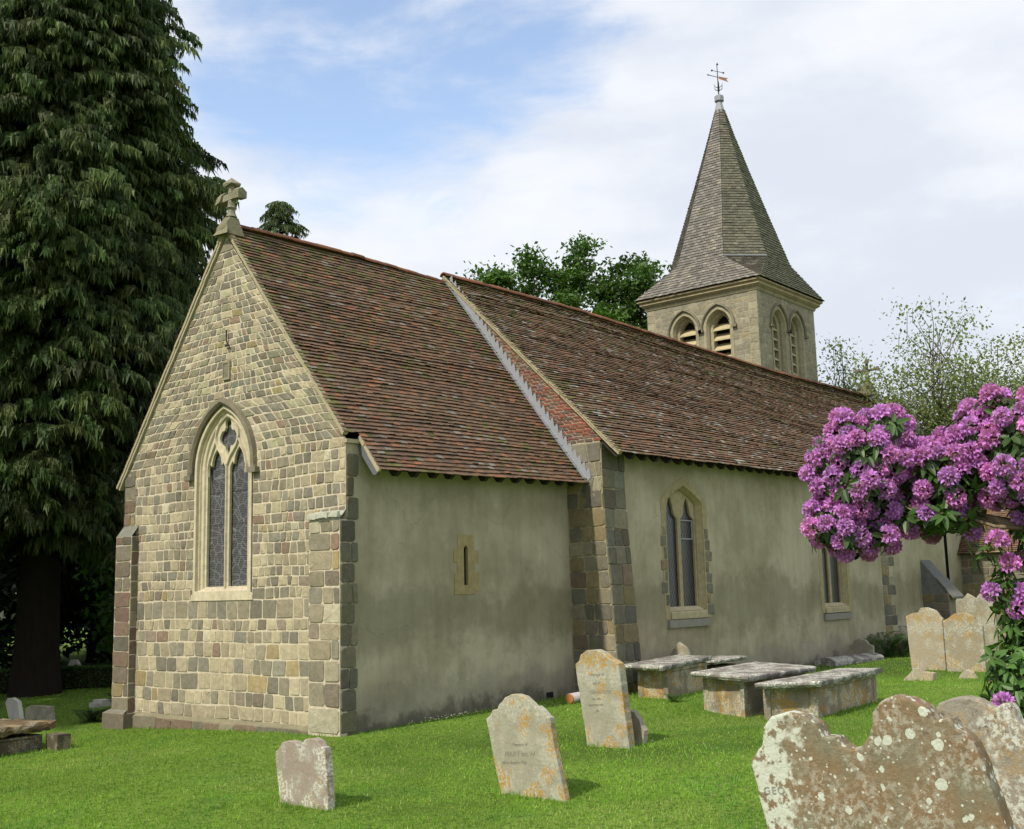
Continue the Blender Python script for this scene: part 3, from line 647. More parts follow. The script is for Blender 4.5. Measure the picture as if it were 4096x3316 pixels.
# --- south porch at the west end
mb = MB(); px0, px1, py0, py1 = 28.0, 31.2, -4.4, -.9
PP = frame((px0, py1, 0), (0, -1, 0), (-1, 0, 0)); mb.box(px0, px1, py0, py1 + .05, -.5, 3.3, (.34, .31, .22)); mb.add([(px0, py0, 3.3), (px1, py0, 3.3), ((px0 + px1) / 2, py0, 5.0)], [(0, 1, 2)], (.34, .31, .22))
lay(mb, PP, .1, 3.25, lambda a, b: [(.03, .03, 3.5, 3.5)], .26, (.9, 2.0), .02, (.0, .02), sd, .01); mb.build('porch_wall', M_OLDDR, church)
mb = MB(); SP = lambda u, v, h: (px0 - .25 + v * .68 - h * .73, py0 - .15 + u, 3.22 + v * .73 + h * .68)
tiles(mb, SP, lambda v: 0., lambda v: 3.6, 2.5, .1005, .168, lambda v, x: tile_col(.03, 0, 2)); mb.add([(px0 - .25, py0 - .15, 3.2), (px0 - .25, py1, 3.2), (29.6, py1, 5.05), (29.6, py0 - .15, 5.05), (px1 + .25, py1, 3.2), (px1 + .25, py0 - .15, 3.2)], [(0, 3, 2, 1), (3, 5, 4, 2)], (.06, .04, .03)); mb.build('porch_roof', M_TILE, church)
# --- nave roof
evn = -1.45; NY = YR - evn; NZ = 9.86 - 5.13; SLn = math.hypot(NY, NZ); ny, nz = NY / SLn, NZ / SLn
def rz(u): return .10 * math.exp(-((u - 11) / 4.5) ** 2) - .07 * math.exp(-((u - 24.5) / 4.5) ** 2)
def SV(u, v, h):
    z = 5.11 + .010 * (u - XN) * (1 - v / SLn) + rz(u) * (v / SLn) + .035 * math.sin(v * .8 + u * .3) * math.sin(u * .5) * math.sin(math.pi * v / SLn)
    return (u, evn + v * ny - h * nz, z + v * nz + h * ny)
mb = MB(); tiles(mb, SV, lambda v: 6.27, lambda v: 31.62, SLn, .1005, .168, lambda v, x: tile_col(.03, v, x, 6.86, (6.3, 31.6)) if R.rand() > .06 else tuple(np.array((.30, .28, .25)) * R.uniform(.6, 1.1)), jit=1.15)
nu = 24; V = []; F = []
for i in range(nu + 1):
    for j in range(9): V.append(SV(6.3 + (31.6 - 6.3) * i / nu, .02 + (SLn - .02) * j / 8, -.004))
F = [(i * 9 + j, (i + 1) * 9 + j, (i + 1) * 9 + j + 1, i * 9 + j + 1) for i in range(nu) for j in range(8)]
mb.add(V, F, (.05, .03, .02)); V = [SV(6.3, SLn, .02), SV(31.6, SLn, .02), (31.6, 2 * YR - evn, 5.13), (6.3, 2 * YR - evn, 5.13)]
mb.add(V, [(0, 1, 2, 3)], (.12, .07, .05))
roofn = mb.build('nave_roof', M_TILE, church)
mb = MB(); ridge(mb, [(u, YR, SV(u, SLn, .06)[2]) for u in np.linspace(6.28, 31.6, 26)], .095, .34, ridgecol); mb.build('ridge_tiles', M_RIDGE, roofn)
mb = MB(); pts = [(SV(XN, v, 0)[1], SV(XN, v, 0)[2]) for v in np.linspace(.02, SLn, 12)]
verge(mb, pts, 6.30, 6.40, -.07, -.015, (.33, .285, .19)); verge(mb, pts, 6.275, 6.40, -.015, .016, (.25, .18, .11)); mb.build('verge', M_MORT, roofn)
rafter(6.42, evn, 5.11, NY, NZ, .06, .16).build('rafter_end', M_WOOD, church)
for i in range(50):
    X = 6.9 + i * .49 + R.normal(0, .02); rafter(X, evn, 5.11 + .01 * (X - XN), NY, NZ).build('rafter_end', M_WOOD, church)
# brick corbel at the foot of the nave gable
# west gable coping with lead and cross
mb = MB()
for a, b, c in ((31.58, 31.98, .30),):
    p0, p1 = SV(31.6, .0, .0), SV(31.6, SLn, .0)
    mb.add([(a, p0[1], p0[2]), (b, p0[1], p0[2]), (b, p1[1], p1[2]), (a, p1[1], p1[2]), (a, p0[1], p0[2] + c), (b, p0[1], p0[2] + c), (b, p1[1], p1[2] + c), (a, p1[1], p1[2] + c)], [(0, 3, 2, 1), (4, 5, 6, 7), (0, 1, 5, 4), (1, 2, 6, 5), (2, 3, 7, 6), (3, 0, 4, 7)], (.2, .19, .13))
    q = 2 * YR
    mb.add([(a, q - p0[1], p0[2]), (b, q - p0[1], p0[2]), (b, p1[1], p1[2]), (a, p1[1], p1[2]), (a, q - p0[1], p0[2] + c), (b, q - p0[1], p0[2] + c), (b, p1[1], p1[2] + c), (a, p1[1], p1[2] + c)], [(0, 1, 2, 3), (4, 7, 6, 5), (0, 4, 5, 1), (1, 5, 6, 2), (2, 6, 7, 3), (3, 7, 4, 0)], (.2, .19, .13))
cop = mb.build('gable_coping', M_OLDDR, church)
mb = MB(); p0, p1 = SV(31.5, .0, .03), SV(31.5, SLn, .03); mb.add([(31.56, p0[1], p0[2] - .02), (31.56, p1[1], p1[2] - .02), (31.56, p1[1], p1[2] + .24), (31.56, p0[1], p0[2] + .24)], [(0, 3, 2, 1)]); mb.add([(31.3, p0[1], p0[2]), (31.56, p0[1], p0[2]), (31.56, p1[1], p1[2]), (31.3, p1[1], p1[2])], [(0, 1, 2, 3)])
mb.build('lead_flashing', M_LEAD, cop)
def cross_e(mb):   # east cross: stubby arms with gabled ends on a mossy block
    c = (.27, .255, .18); x = .10; y = 3.5
    def rough(P): return [tuple(np.array(p) + R.normal(0, .012, 3)) for p in P]
    V = [(-.12, y - .20, 9.44), (.26, y - .20, 9.44), (.26, y + .22, 9.44), (-.12, y + .22, 9.44), (-.10, y - .16, 9.66), (.22, y - .15, 9.68), (.22, y + .16, 9.66), (-.10, y + .17, 9.64), (.01, y - .10, 9.84), (.19, y - .09, 9.84), (.19, y + .10, 9.84), (.01, y + .10, 9.84)]
    mb.add(rough(V), [(0, 3, 2, 1), (8, 9, 10, 11)] + [(i, (i + 1) % 4, 4 + (i + 1) % 4, 4 + i) for i in range(4)] + [(4 + i, 4 + (i + 1) % 4, 8 + (i + 1) % 4, 8 + i) for i in range(4)], (.22, .205, .125))
    mb.add(rough([(-.10, y - .20, 9.55), (-.17, y - .25, 9.45), (-.17, y + .25, 9.45), (-.10, y + .20, 9.55), (-.1, y - .1, 9.66), (-.1, y + .1, 9.66)]), [(0, 1, 2, 3), (0, 3, 5, 4)], (.26, .24, .15))
    mb.tube([(x, y, 9.85), (x, y, 9.92), (x, y, 10.0), (x, y, 10.04), (x, y, 10.08), (x, y, 10.3), (x, y, 10.52)], [.12, .085, .07, .11, .075, .062, .066], 8, c)
    for s in (-1, 1):
        mb.box(x - .065, x + .065, min(y, y + s * .28), max(y, y + s * .28), 10.20, 10.33, c)
        e0, e1 = y + s * .20, y + s * .36
        mb.add(rough([(x - .11, e0, 10.17), (x + .11, e0, 10.17), (x + .11, e1, 10.17), (x - .11, e1, 10.17), (x - .11, e0, 10.33), (x + .11, e0, 10.33), (x + .11, e1, 10.33), (x - .11, e1, 10.33), (x, e0, 10.42), (x, e1, 10.42)]),
               [(0, 3, 2, 1), (0, 1, 5, 8, 4), (3, 7, 9, 6, 2), (0, 4, 7, 3), (1, 2, 6, 5), (4, 8, 9, 7), (5, 6, 9, 8)], (.23, .215, .14))
    mb.add(rough([(x - .12, y - .13, 10.50), (x + .12, y - .13, 10.50), (x + .12, y + .13, 10.50), (x - .12, y + .13, 10.50), (x - .12, y - .13, 10.56), (x + .12, y - .13, 10.56), (x + .12, y + .13, 10.56), (x - .12, y + .13, 10.56), (x, y, 10.69)]),
           [(0, 3, 2, 1), (0, 1, 5, 4), (1, 2, 6, 5), (2, 3, 7, 6), (3, 0, 4, 7), (4, 5, 8), (5, 6, 8), (6, 7, 8), (7, 4, 8)], c)
mb = MB(); cross_e(mb); mb.build('stone_cross', m_stone('lichened_stone', .9, 1.2, .4, .3), church)
mb = MB(); x = 31.78; y = YR
mb.add([(x - .3, y - .35, 9.9), (x + .3, y - .35, 9.9), (x + .3, y + .35, 9.9), (x - .3, y + .35, 9.9), (x - .12, y - .13, 10.42), (x + .12, y - .13, 10.42), (x + .12, y + .13, 10.42), (x - .12, y + .13, 10.42)], [(4, 5, 6, 7), (0, 1, 5, 4), (1, 2, 6, 5), (2, 3, 7, 6), (3, 0, 4, 7)], (.17, .155, .11))
mb.tube([(x, y, 10.4), (x, y, 10.5), (x, y, 11.3)], [.10, .07, .06], 6, (.17, .155, .11)); mb.tube([(x, y - .45, 11.0), (x, y, 10.96), (x, y + .45, 11.0)], .055, 6, (.17, .155, .11))
for p in ((x, y - .46, 11.0), (x, y + .46, 11.0), (x, y, 11.36)): mb.tube([(p[0], p[1] - .09, p[2] - .05), (p[0], p[1], p[2] + .03), (p[0], p[1] + .09, p[2] - .05)], .05, 6, (.17, .155, .11)); mb.tube([(p[0], p[1], p[2] - .09), (p[0], p[1], p[2] + .08)], .06, 6, (.17, .155, .11))
mb.build('stone_cross', M_OLDDR, church)

# --- tower
TX, TY, TW = 22.93, 3.76, 4.65; TC = (TX + TW / 2, TY + TW / 2); z0t, z1t = 7.5, 12.85
PTE = frame((TX, TC[1], 0), (0, -1, 0), (-1, 0, 0)); PTS = frame((TC[0], TY, 0), (1, 0, 0), (0, -1, 0))
hs = [hole(s * .715, .62, 7.6, 11.72, .75) for s in (-1, 1)]
mb = MB(); H = TW / 2
for P_ in (PTE, PTS):
    s_ = cutspan(lambda v: -H, lambda v: H, hs); sheet(mb, P_, z0t, z1t, s_, .06, 0., (.36, .33, .23))
    tcol = lambda v: tuple(np.array(stone_col(v, .98, red=.0, och=.06, pale=.04)) * .45 + np.array((.155, .145, .108)))
    s2 = cutspan(lambda v: -H + .35, lambda v: H - .35, hs); lay(mb, P_, z0t, z1t, s2, .19, (1.0, 2.2), .008, (-.004, .006), tcol, .004, .003, .05)
    qc = lambda v: tuple(np.array((.31, .285, .20)) * R.uniform(.85, 1.12))
    for a, b in ((-H, -H + .34), (H - .34, H)): lay(mb, P_, z0t, z1t, lambda p, q: [(a, a, b, b)], .30, (1.2, 1.3), .006, (.0, .010), qc, 0.0001, .002, .04)
mb.add([(TX, TY + TW, z0t), (TX + TW, TY + TW, z0t), (TX + TW, TY + TW, z1t), (TX, TY + TW, z1t), (TX + TW, TY, z0t), (TX + TW, TY, z1t)], [(0, 3, 2, 1), (4, 1, 2, 5)], (.3, .28, .2))
tower = mb.build('tower', M_TOWER, church)
tc = (.33, .30, .205)
for P_ in (PTE, PTS):
    for s_ in (-1, 1):
        u = s_ * .715
        a0 = arch_pts(u, .62, 7.6, 11.72, .75, 12); a1 = arch_pts(u, .50, 7.6, 11.72, .62, 12); a2 = arch_pts(u, .44, 7.6, 11.72, .56, 12); a3 = arch_pts(u, .34, 7.6, 11.72, .46, 12)
        mb = MB()
        for (pa, da), (pb, db) in (((a0, .015), (a1, .015)), ((a1, .015), (a2, -.12)), ((a2, -.12), (a2, -.20)), ((a2, -.2), (a3, -.24)), ((a3, -.24), (a3, -.5))):
            for i in range(len(pa) - 1): mb.add([P_(*pa[i], da), P_(*pa[i + 1], da), P_(*pb[i + 1], db), P_(*pb[i], db)], [(0, 1, 2, 3)], tuple(np.array(tc) * R.uniform(.92, 1.08)))
        bw = mb.build('belfry_opening', M_TOWER, church)
        mb = MB(); mb.add([P_(u - .4, 7.6, -.55), P_(u + .4, 7.6, -.55), P_(u + .4, 12.4, -.55), P_(u - .4, 12.4, -.55)], [(0, 1, 2, 3)]); mb.build('belfry_void', M_DARK, bw)
        for k in range(8):
            v = 11.60 - k * .375; m = MB(); m.box(u - .345, u + .345, 0, .045, 0, .42, (.46, .39, .24), F=lambda a, b, c: P_(a, v + b + c * .62, -.24 - c * .72)); m.build('louvre', M_LOUV, bw)
        mb = MB(); hp = arch_pts(u, .665, 11.6, 11.66, .86, 14)[1:-1]
        sweep(mb, P_, hp, [(-.03, .0), (-.03, .07), (.0, .10), (.05, .08), (.06, .0)], (.20, .18, .13))
        for t_ in (-1, 1): mb.box(u + t_ * .69 - .09, u + t_ * .69 + .09, 11.56, 11.66, 0, .12, (.2, .18, .13), F=P_)
        mb.build('hood_mould', M_OLDDR, bw)
mb = MB()
def ring(o, za, zb, col, o2=None):
    o2 = o if o2 is None else o2; a, b = H + o, H + o2; cx, cy = TC
    q = [(-1, -1), (1, -1), (1, 1), (-1, 1)]; V = [(cx + s * a, cy + t * a, za) for s, t in q] + [(cx + s * b, cy + t * b, zb) for s, t in q]
    mb.add(V, [(i, (i + 1) % 4, 4 + (i + 1) % 4, 4 + i) for i in range(4)] + [(3, 2, 1, 0), (4, 5, 6, 7)], col)
ring(.035, 12.78, 12.85, (.30, .27, .18), .07); ring(.07, 12.85, 12.90, (.34, .30, .2)); ring(.10, 12.90, 12.98, (.33, .29, .19), .20); ring(.20, 12.98, 13.05, (.37, .31, .19)); ring(.20, 13.05, 13.10, (.30, .25, .16), .28); ring(.28, 13.10, 13.16, (.35, .29, .18))
mb.build('cornice', M_TOWER, church)
# spire: square skirt, then octagon
ZE, ZK, ZT = 13.19, 14.35, 21.02; rk, ek = 2.13, .98; ae = H + .33; rt = .16; et = rt * .414
def shingles(mb, A, B, C_, D, gauge=.125, tw=.17, tint=(1, 1, 1)):
    """A,B bottom edge, D,C top edge"""
    A, B, C_, D = [Vector(p) for p in (A, B, C_, D)]; up = ((D + C_) - (A + B)) / 2; L = up.length; n = int(L / gauge)
    nrm = (B - A).cross(up); nrm.normalize()
    if nrm.dot((A + B) / 2 - Vector((TC[0], TC[1], A.z))) < 0: nrm = -nrm
    for i in range(n + 1):
        t0, t1 = i / (n + 1), min(1, (i + 1.12) / (n + 1)); a, b = A.lerp(D, t0), B.lerp(C_, t0); c, d = B.lerp(C_, t1), A.lerp(D, t1); w = (b - a).length; m = max(1, int(w / tw)); o = .5 / m if i % 2 else 0
        ks = [0.] + [k / m + o for k in range(0 if o else 1, m)] + [1.]
        for k in range(len(ks) - 1):
            f, g = ks[k], ks[k + 1]
            if g - f < .08 / max(w, .1) and len(ks) > 2: continue
            l = .028 + abs(R.normal(0, .006)); j = R.normal(0, .007); e = .004 / max(w, .05); f += e; g -= e
            dn = up.normalized() * j; p0, p1 = a.lerp(b, f) + dn, a.lerp(b, g) + dn
            V = [p0, p1, p1 + nrm * l, p0 + nrm * l, d.lerp(c, f) + nrm * .004, d.lerp(c, g) + nrm * .004]
            g_ = R.uniform(.7, 1.3); col = tuple(np.array((.155, .148, .132) if R.rand() < .85 else (.20, .185, .155)) * g_ * np.array(tint))
            mb.add([tuple(v) for v in V], [(0, 1, 2, 3), (3, 2, 5, 4), (0, 3, 4), (1, 5, 2)], col)
    mb.add([tuple(p - nrm * .004) for p in (A, B, C_, D)], [(0, 1, 2, 3)], (.06, .05, .04))
cx, cy = TC; mb = MB()
dirs = [((-1, 0), (0, -1)), ((0, -1), (1, 0)), ((1, 0), (0, 1)), ((0, 1), (-1, 0))]
def pt(n, s, r, e, z): t = (-n[1], n[0]); return (cx + n[0] * r + t[0] * s * e, cy + n[1] * r + t[1] * s * e, z)
zm = 16.9; fr_ = .60
rm, em = rk + (rt - rk) * fr_ * .62 - .0, ek + (et - ek) * fr_ * .62
def lv(z):   # slight concave flare
    t = (z - ZK) / (ZT - ZK); return rk * (1 - t) ** 1.06 + rt * t, ek * (1 - t) ** 1.03 + et * t
zs_ = [ZK, 15.3, 16.6, 18.2, 19.8, ZT]
MOSSY = (.62, .68, .50)
for n, n2 in dirs:
    # skirt face; moss green on the south, sun and shade painted into other facet tints
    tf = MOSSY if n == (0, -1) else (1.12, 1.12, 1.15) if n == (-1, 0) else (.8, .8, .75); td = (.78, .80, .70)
    shingles(mb, pt(n, -1, ae, ae, ZE), pt(n, 1, ae, ae, ZE), pt(n, 1, rk, ek, ZK), pt(n, -1, rk, ek, ZK), tint=tf)
    # corner facet between face n (end s=+1) and n2 (end s=-1)
    a = pt(n, 1, ae, ae, ZE); k1 = pt(n, 1, rk, ek, ZK); k2 = pt(n2, -1, rk, ek, ZK)
    shingles(mb, a, a, k2, k1, tint=td)
    for za, zb in zip(zs_[:-1], zs_[1:]):
        (ra, ea), (rb, eb) = lv(za), lv(zb)
        shingles(mb, pt(n, -1, ra, ea, za), pt(n, 1, ra, ea, za), pt(n, 1, rb, eb, zb), pt(n, -1, rb, eb, zb), tint=tf)
        shingles(mb, pt(n, 1, ra, ea, za), pt(n2, -1, ra, ea, za), pt(n2, -1, rb, eb, zb), pt(n, 1, rb, eb, zb), tint=td)
spire = mb.build('spire', M_SHIN, church)
for n, n2 in dirs: mb = MB(); mb.tube([pt(n, 1, rk + .02, ek, ZK + .03), pt(n2, -1, rk + .02, ek, ZK + .03)], .035, 5); mb.build('lead_roll', M_LEAD, spire)
mb = MB()
mb.tube([(cx, cy, ZT - .15), (cx, cy, ZT + .30), (cx, cy, ZT + .38)], [.23, .12, .10], 8); mb.tube([(cx, cy, ZT + .34), (cx, cy, ZT + .36), (cx, cy, ZT + .56), (cx, cy, ZT + .64)], [.12, .19, .19, .08], 8)
mb.build('lead_cap', M_LEAD, spire)
mb = MB(); zt = ZT + .6; ln = .021
mb.tube([(cx, cy, zt), (cx - .01, cy + .01, zt + 1.326)], [.028, .015], 5)
mb.tube([(cx, cy, zt + 1.310), (cx, cy, zt + 1.404)], [.05, .005], 5)
dv = Vector((.62, -.77, 0)) * 1
def vp(s, z): return (cx + dv.x * s, cy + dv.y * s, z)
mb.tube([vp(-.22, zt + 1.076), vp(.22, zt + 0.967)], .012, 4)
for s, z in ((-.23, 1.385), (.23, 1.235)): mb.tube([vp(s - .03, zt + z * .78), vp(s + .03, zt + z * .78)], [.04, .035], 5)
mb.tube([vp(-.42, zt + 0.905), vp(0, zt + 0.780)], .014, 4); mb.tube([vp(-.44, zt + 0.913), vp(-.36, zt + 0.889)], [.005, .04], 5)
for k in range(4):
    a = k * math.pi / 2 + .4; d_ = Vector((math.cos(a), math.sin(a), 0))
    for q, w_ in ((.25, .16), (.42, .17)): mb.tube([(cx, cy, zt + q * .78), tuple(Vector((cx, cy, zt + q * .78 + .07)) + d_ * w_ * .8), tuple(Vector((cx, cy, zt + q * .78 + .18)) + d_ * w_)], [.02, .018, .006], 4)
mb.tube([(cx, cy, zt + 0.195), (cx, cy, zt + 0.585)], [.045, .03], 6)
vane = mb.build('weathervane', M_IRON, church)
mb = MB(); A = [vp(.02, zt + 0.819), vp(.40, zt + 0.725), vp(.33, zt + 0.671), vp(.42, zt + 0.562), vp(.03, zt + 0.725)]
o_ = (dv.y * .008, -dv.x * .008)
mb.add([(p[0] + o_[0], p[1] + o_[1], p[2]) for p in A] + [(p[0] - o_[0], p[1] - o_[1], p[2]) for p in A], [(0, 1, 2, 3, 4), (9, 8, 7, 6, 5)] + [(i, 5 + i, 5 + (i + 1) % 5, (i + 1) % 5) for i in range(5)], (.4, .2, .07)); mb.build('vane_flag', M_GOLD, vane)

# ================================================================== GRAVES
def headstone(label, X, out, th, mat, yaw=0., group='headstones in the churchyard', ground=None, lean=0., parts=None, name='headstone', cat='headstone', deep=.35):
    """out: outline (u = -Y, z) of the east face at plane X; closed through the ground; yaw turns it about its middle"""
    uc = sum(p[0] for p in out) / len(out); g = float(G(X, -uc)) if ground is None else ground
    a, b = out[0], out[-1]
    def dn(p, q):
        d = np.array(p) - np.array(q); d = d / max(.2, abs(d[1])) ; k = (p[1] - (g - deep)); return (p[0] + np.clip(d[0], -.3, .3) * k, g - deep)
    pts = [dn(a, out[1])] + list(out) + [dn(b, out[-2])]
    # rough outline
    q = []
    for i in range(len(pts)):
        p, r = np.array(pts[i]), np.array(pts[(i + 1) % len(pts)]); L = np.linalg.norm(r - p); n = max(1, int(L / .05)) if i < len(pts) - 1 else 1
        for k in range(n): q.append(tuple(p + (r - p) * k / n + (R.normal(0, .0022, 2) if 0 < i < len(pts) - 1 else 0)))
    c, s = math.cos(yaw), math.sin(yaw)
    def P(u, v, d):
        uu = u - uc; dd = d + lean * (v - g)
        return (-dd * c - uu * s, -uu * c + dd * s, v - g)      # local, origin on the ground at the stone's middle
    ob = plate(name, [[(x, y) for x, y in q]], P, th / 2 - .012, .012, mat, None, (.4, .38, .3), -th / 2)
    ob.location = (X, -uc, g); tag(ob, label, cat, group)
    ob['_'] = 1; del ob['_']
    return ob, P
def text(s, size, u, v, P, parent, mat, rot=0., depth=.0025, space=1.0, d=.0015):
    cu = bpy.data.curves.new('tmp', 'FONT'); cu.body = s; cu.size = size; cu.extrude = depth; cu.align_x = 'LEFT'; cu.space_character = space; cu.offset = .0
    ob = bpy.data.objects.new('tmp', cu); COL.objects.link(ob); dg = bpy.context.evaluated_depsgraph_get(); me = bpy.data.meshes.new_from_object(ob.evaluated_get(dg))
    bpy.data.objects.remove(ob); cr, sr = math.cos(rot), math.sin(rot)
    V = [P(u + w.co.x * cr - w.co.y * sr, v + w.co.x * sr + w.co.y * cr, w.co.z + d) for w in me.vertices]; F = [tuple(p.vertices) for p in me.polygons]
    return mesh('inscription', V, F, mat, parent)
H_GREY = m_headstone('headstone_grey', (.30, .29, .22), (.38, .36, .28), .35, 1.2, .9)
H_PINK = m_headstone('headstone_pinkish', (.30, .245, .20), (.36, .33, .285), 1., .35, .95)
H_TWIN = m_headstone('headstone_yellowed', (.36, .31, .22), (.36, .33, .26), .5, .75, .8)
H_BROWN = m_headstone('headstone_brown', (.20, .185, .125), (.225, .15, .085), .35, .0, .6, 1., 13.)
H_WHITE = m_headstone('headstone_crusted', (.27, .25, .20), (.33, .29, .23), 1., .35, .75)
H_DULL = m_headstone('headstone_dull', (.27, .25, .19), (.32, .30, .23), .5, .3, .6)
H_PALE = m_headstone('headstone_pale', (.50, .47, .43), (.56, .52, .48), .5, .0, .2)
M_CUT = m_plain('cut_letters', (.25, .235, .185), .95, .5, 60)
M_CUT2 = m_plain('cut_letters_pale', (.27, .28, .24), .95, .3, 30)
h1, _ = headstone('small pinkish double-humped headstone crusted with white lichen, nearest the gable corner', -4.3, [(3.647, -0.113), (3.553, 0.394), (3.555, 0.474), (3.600, 0.489), (3.632, 0.539), (3.68, 0.582), (3.776, 0.608), (3.887, 0.600), (3.953, 0.56), (3.963, 0.529), (4.013, 0.534), (4.02, 0.584), (4.09, 0.642), (4.213, 0.662), (4.304, 0.641), (4.35, 0.576), (4.41, .565), (4.45, 0.283), (4.48, -0.139)], .115, H_PINK)
h3, P3 = headstone('left-leaning round-topped headstone with orange lichen and the name MARY', -2.48, [(5.53, -0.089), (5.419, 0.329), (5.32, 0.766), (5.38, 0.803), (5.415, 0.868), (5.494, 0.881), (5.529, 0.941), (5.622, 1.022), (5.726, 1.064), (5.816, 1.072), (5.917, 1.048), (6.015, 0.99), (6.081, 0.927), (6.12, 0.943), (6.20, 0.895), (6.256, 0.832), (6.286, 0.824), (6.34, 0.486), (6.48, -0.058)], .095, H_GREY)
r_ = .075
for s, z, u, v in (('Memory of', .052, 5.72, .475), ('MARY his W', .088, 5.60, .345), ('who depart May', .058, 5.555, .255), ('two', .05, 5.72, .175)):
    if s in ('two',): continue
    text(s, z, u, v, P3, h3, M_CUT, r_)
h2, P2 = headstone('tall round-topped headstone with orange lichen at its foot, beside the chest tombs', .9, [(4.341, 0.019), (4.293, 0.312), (4.185, 1.039), (4.168, 1.184), (4.231, 1.222), (4.274, 1.32), (4.384, 1.382), (4.536, 1.396), (4.669, 1.35), (4.784, 1.269), (4.871, 1.241), (4.928, 1.2), (4.953, 1.107), (5.074, 0.008)], .17, H_GREY)
for s, z, u, v in (('memory of', .06, 4.42, 1.02), ('also of', .05, 4.48, .90), ('CHARLOTTE', .068, 4.42, .76), ('his wife', .05, 4.46, .67), ('departed this', .052, 4.38, .58), ('life', .05, 4.52, .50)): text(s, z, u, v, P2, h2, M_CUT, .05)
headstone('dark broken stone fragment leaning behind the tall lichened headstone', 1.28, [(4.60, .02), (4.60, .45), (4.80, .50), (4.93, .47), (5.03, .34), (5.04, .28), (5.10, .22), (5.06, .02)], .12, H_DULL)
fg, PF = headstone('large brown double headstone spotted with round white lichen, in front', -7.95, [(11.97, 1.109), (11.904, 1.409), (11.901, 1.43), (11.942, 1.475), (11.965, 1.500), (11.972, 1.535), (11.980, 1.592), (12.020, 1.640), (12.109, 1.664), (12.186, 1.655), (12.245, 1.617), (12.275, 1.56), (12.345, 1.560), (12.373, 1.525), (12.416, 1.507), (12.483, 1.530), (12.523, 1.580), (12.545, 1.643), (12.552, 1.69), (12.591, 1.739), (12.65, 1.768), (12.718, 1.764), (12.79, 1.724), (12.832, 1.662), (12.898, 1.672), (12.922, 1.638), (12.964, 1.605), (12.985, 1.58), (13.02, 1.491), (13.10, 1.23)], .12, H_BROWN)
text('GEO', .05, 11.955, 1.275, PF, fg, M_CUT2, .10, space=1.25)
rim = MB(); rp = [(11.995, 1.592), (12.035, 1.628), (12.109, 1.649), (12.180, 1.640), (12.232, 1.607)]
headstone('pale crusted headstone with a knobbed shoulder behind the large brown one', -7.1, [(12.45, 1.10), (12.50, 1.50), (12.538, 1.624), (12.556, 1.655), (12.627, 1.684), (12.687, 1.69), (12.746, 1.678), (12.795, 1.651), (12.823, 1.637), (12.852, 1.642), (12.875, 1.665), (12.900, 1.666), (12.915, 1.641), (12.93, 1.592), (12.955, 1.549), (12.985, 1.415), (13.03, 1.074)], .11, H_WHITE)
headstone('left one of the joined lichened pair of headstones beside the rhododendron', 15.2, [(3.831, 0.176), (3.793, 0.851), (3.784, 1.443), (3.937, 1.514), (4.085, 1.53), (4.167, 1.644), (4.314, 1.654), (4.50, 1.581), (4.62, 1.421), (4.655, 1.385), (4.65, 0.109)], .13, H_TWIN)
headstone('round-topped right one of the joined lichened pair of headstones', 14.98, [(4.79, 0.14), (4.78, 1.34), (4.88, 1.385), (5.05, 1.501), (5.25, 1.527), (5.45, 1.464), (5.56, 1.293), (5.66, 1.225), (5.67, 0.718), (5.65, 0.142)], .13, m_headstone('headstone_ochre', (.30, .255, .175), (.30, .28, .22), .5, .9, .9), yaw=-.07)
headstone('low broken foot stone in front of the joined pair of headstones', 12.2, [(4.787, 0.156), (4.911, 0.271), (5.019, 0.384), (5.152, 0.409), (5.209, 0.326), (5.433, 0.3), (5.419, 0.134)], .22, H_TWIN, name='foot_stone', cat='foot stone', deep=.1)
headstone('tiny stone stump in the grass by the foot of the rhododendron', 13.0, [(5.70, .14), (5.78, .25), (5.88, .33), (6.0, .27), (6.06, .14)], .2, H_TWIN, name='foot_stone', cat='foot stone', deep=.1)
headstone('small pointed pale headstone against the nave wall under the first window', 8.6, [(.99, .2), (.99, .80), (1.06, 0.93), (1.22, 1.10), (1.40, 0.99), (1.46, .85), (1.46, .2)], .09, H_DULL)
headstone('small round grey headstone against the nave wall beyond the second window', 17.9, [(1.02, .2), (1.02, 0.55), (1.15, .60), (1.20, 0.70), (1.36, 0.75), (1.54, .70), (1.60, 0.60), (1.72, .56), (1.72, 0.2)], .10, H_DULL)
headstone('grey headstone with a broken peak behind the joined pair', 18.5, [(3.90, .8), (3.90, 1.75), (3.938, 1.80), (4.10, 1.800), (4.22, 1.940), (4.43, 1.80), (4.46, .8)], .12, H_DULL, ground=.15)
headstone('round-topped grey headstone half hidden by the rhododendron', 18.0, [(4.60, .8), (4.60, 1.80), (4.70, 1.93), (4.86, 1.967), (5.02, 1.85), (5.06, 1.7), (5.06, .8)], .12, H_DULL, ground=.15)
headstone('small leaning off-white headstone in the shade behind the left tomb', -.3, [(-10.95, -0.25), (-11.14, 0.08), (-11.05, 0.17), (-10.85, 0.189), (-10.60, 0.125), (-10.43, -0.25)], .1, H_PALE)
headstone('low grey slab in the shade beside the small leaning off-white headstone', -.2, [(-10.40, -0.2), (-10.40, -0.03), (-10.22, 0.038), (-9.755, 0.052), (-9.40, 0.05), (-9.36, -0.2)], .14, H_DULL)
headstone('sunlit white round-topped headstone standing behind the clipped hedge', 4.6, [(-17.47, -0.1), (-17.33, 0.437), (-17.12, 0.62), (-16.88, 0.625), (-16.70, 0.45), (-16.64, -0.1)], .12, H_PALE)

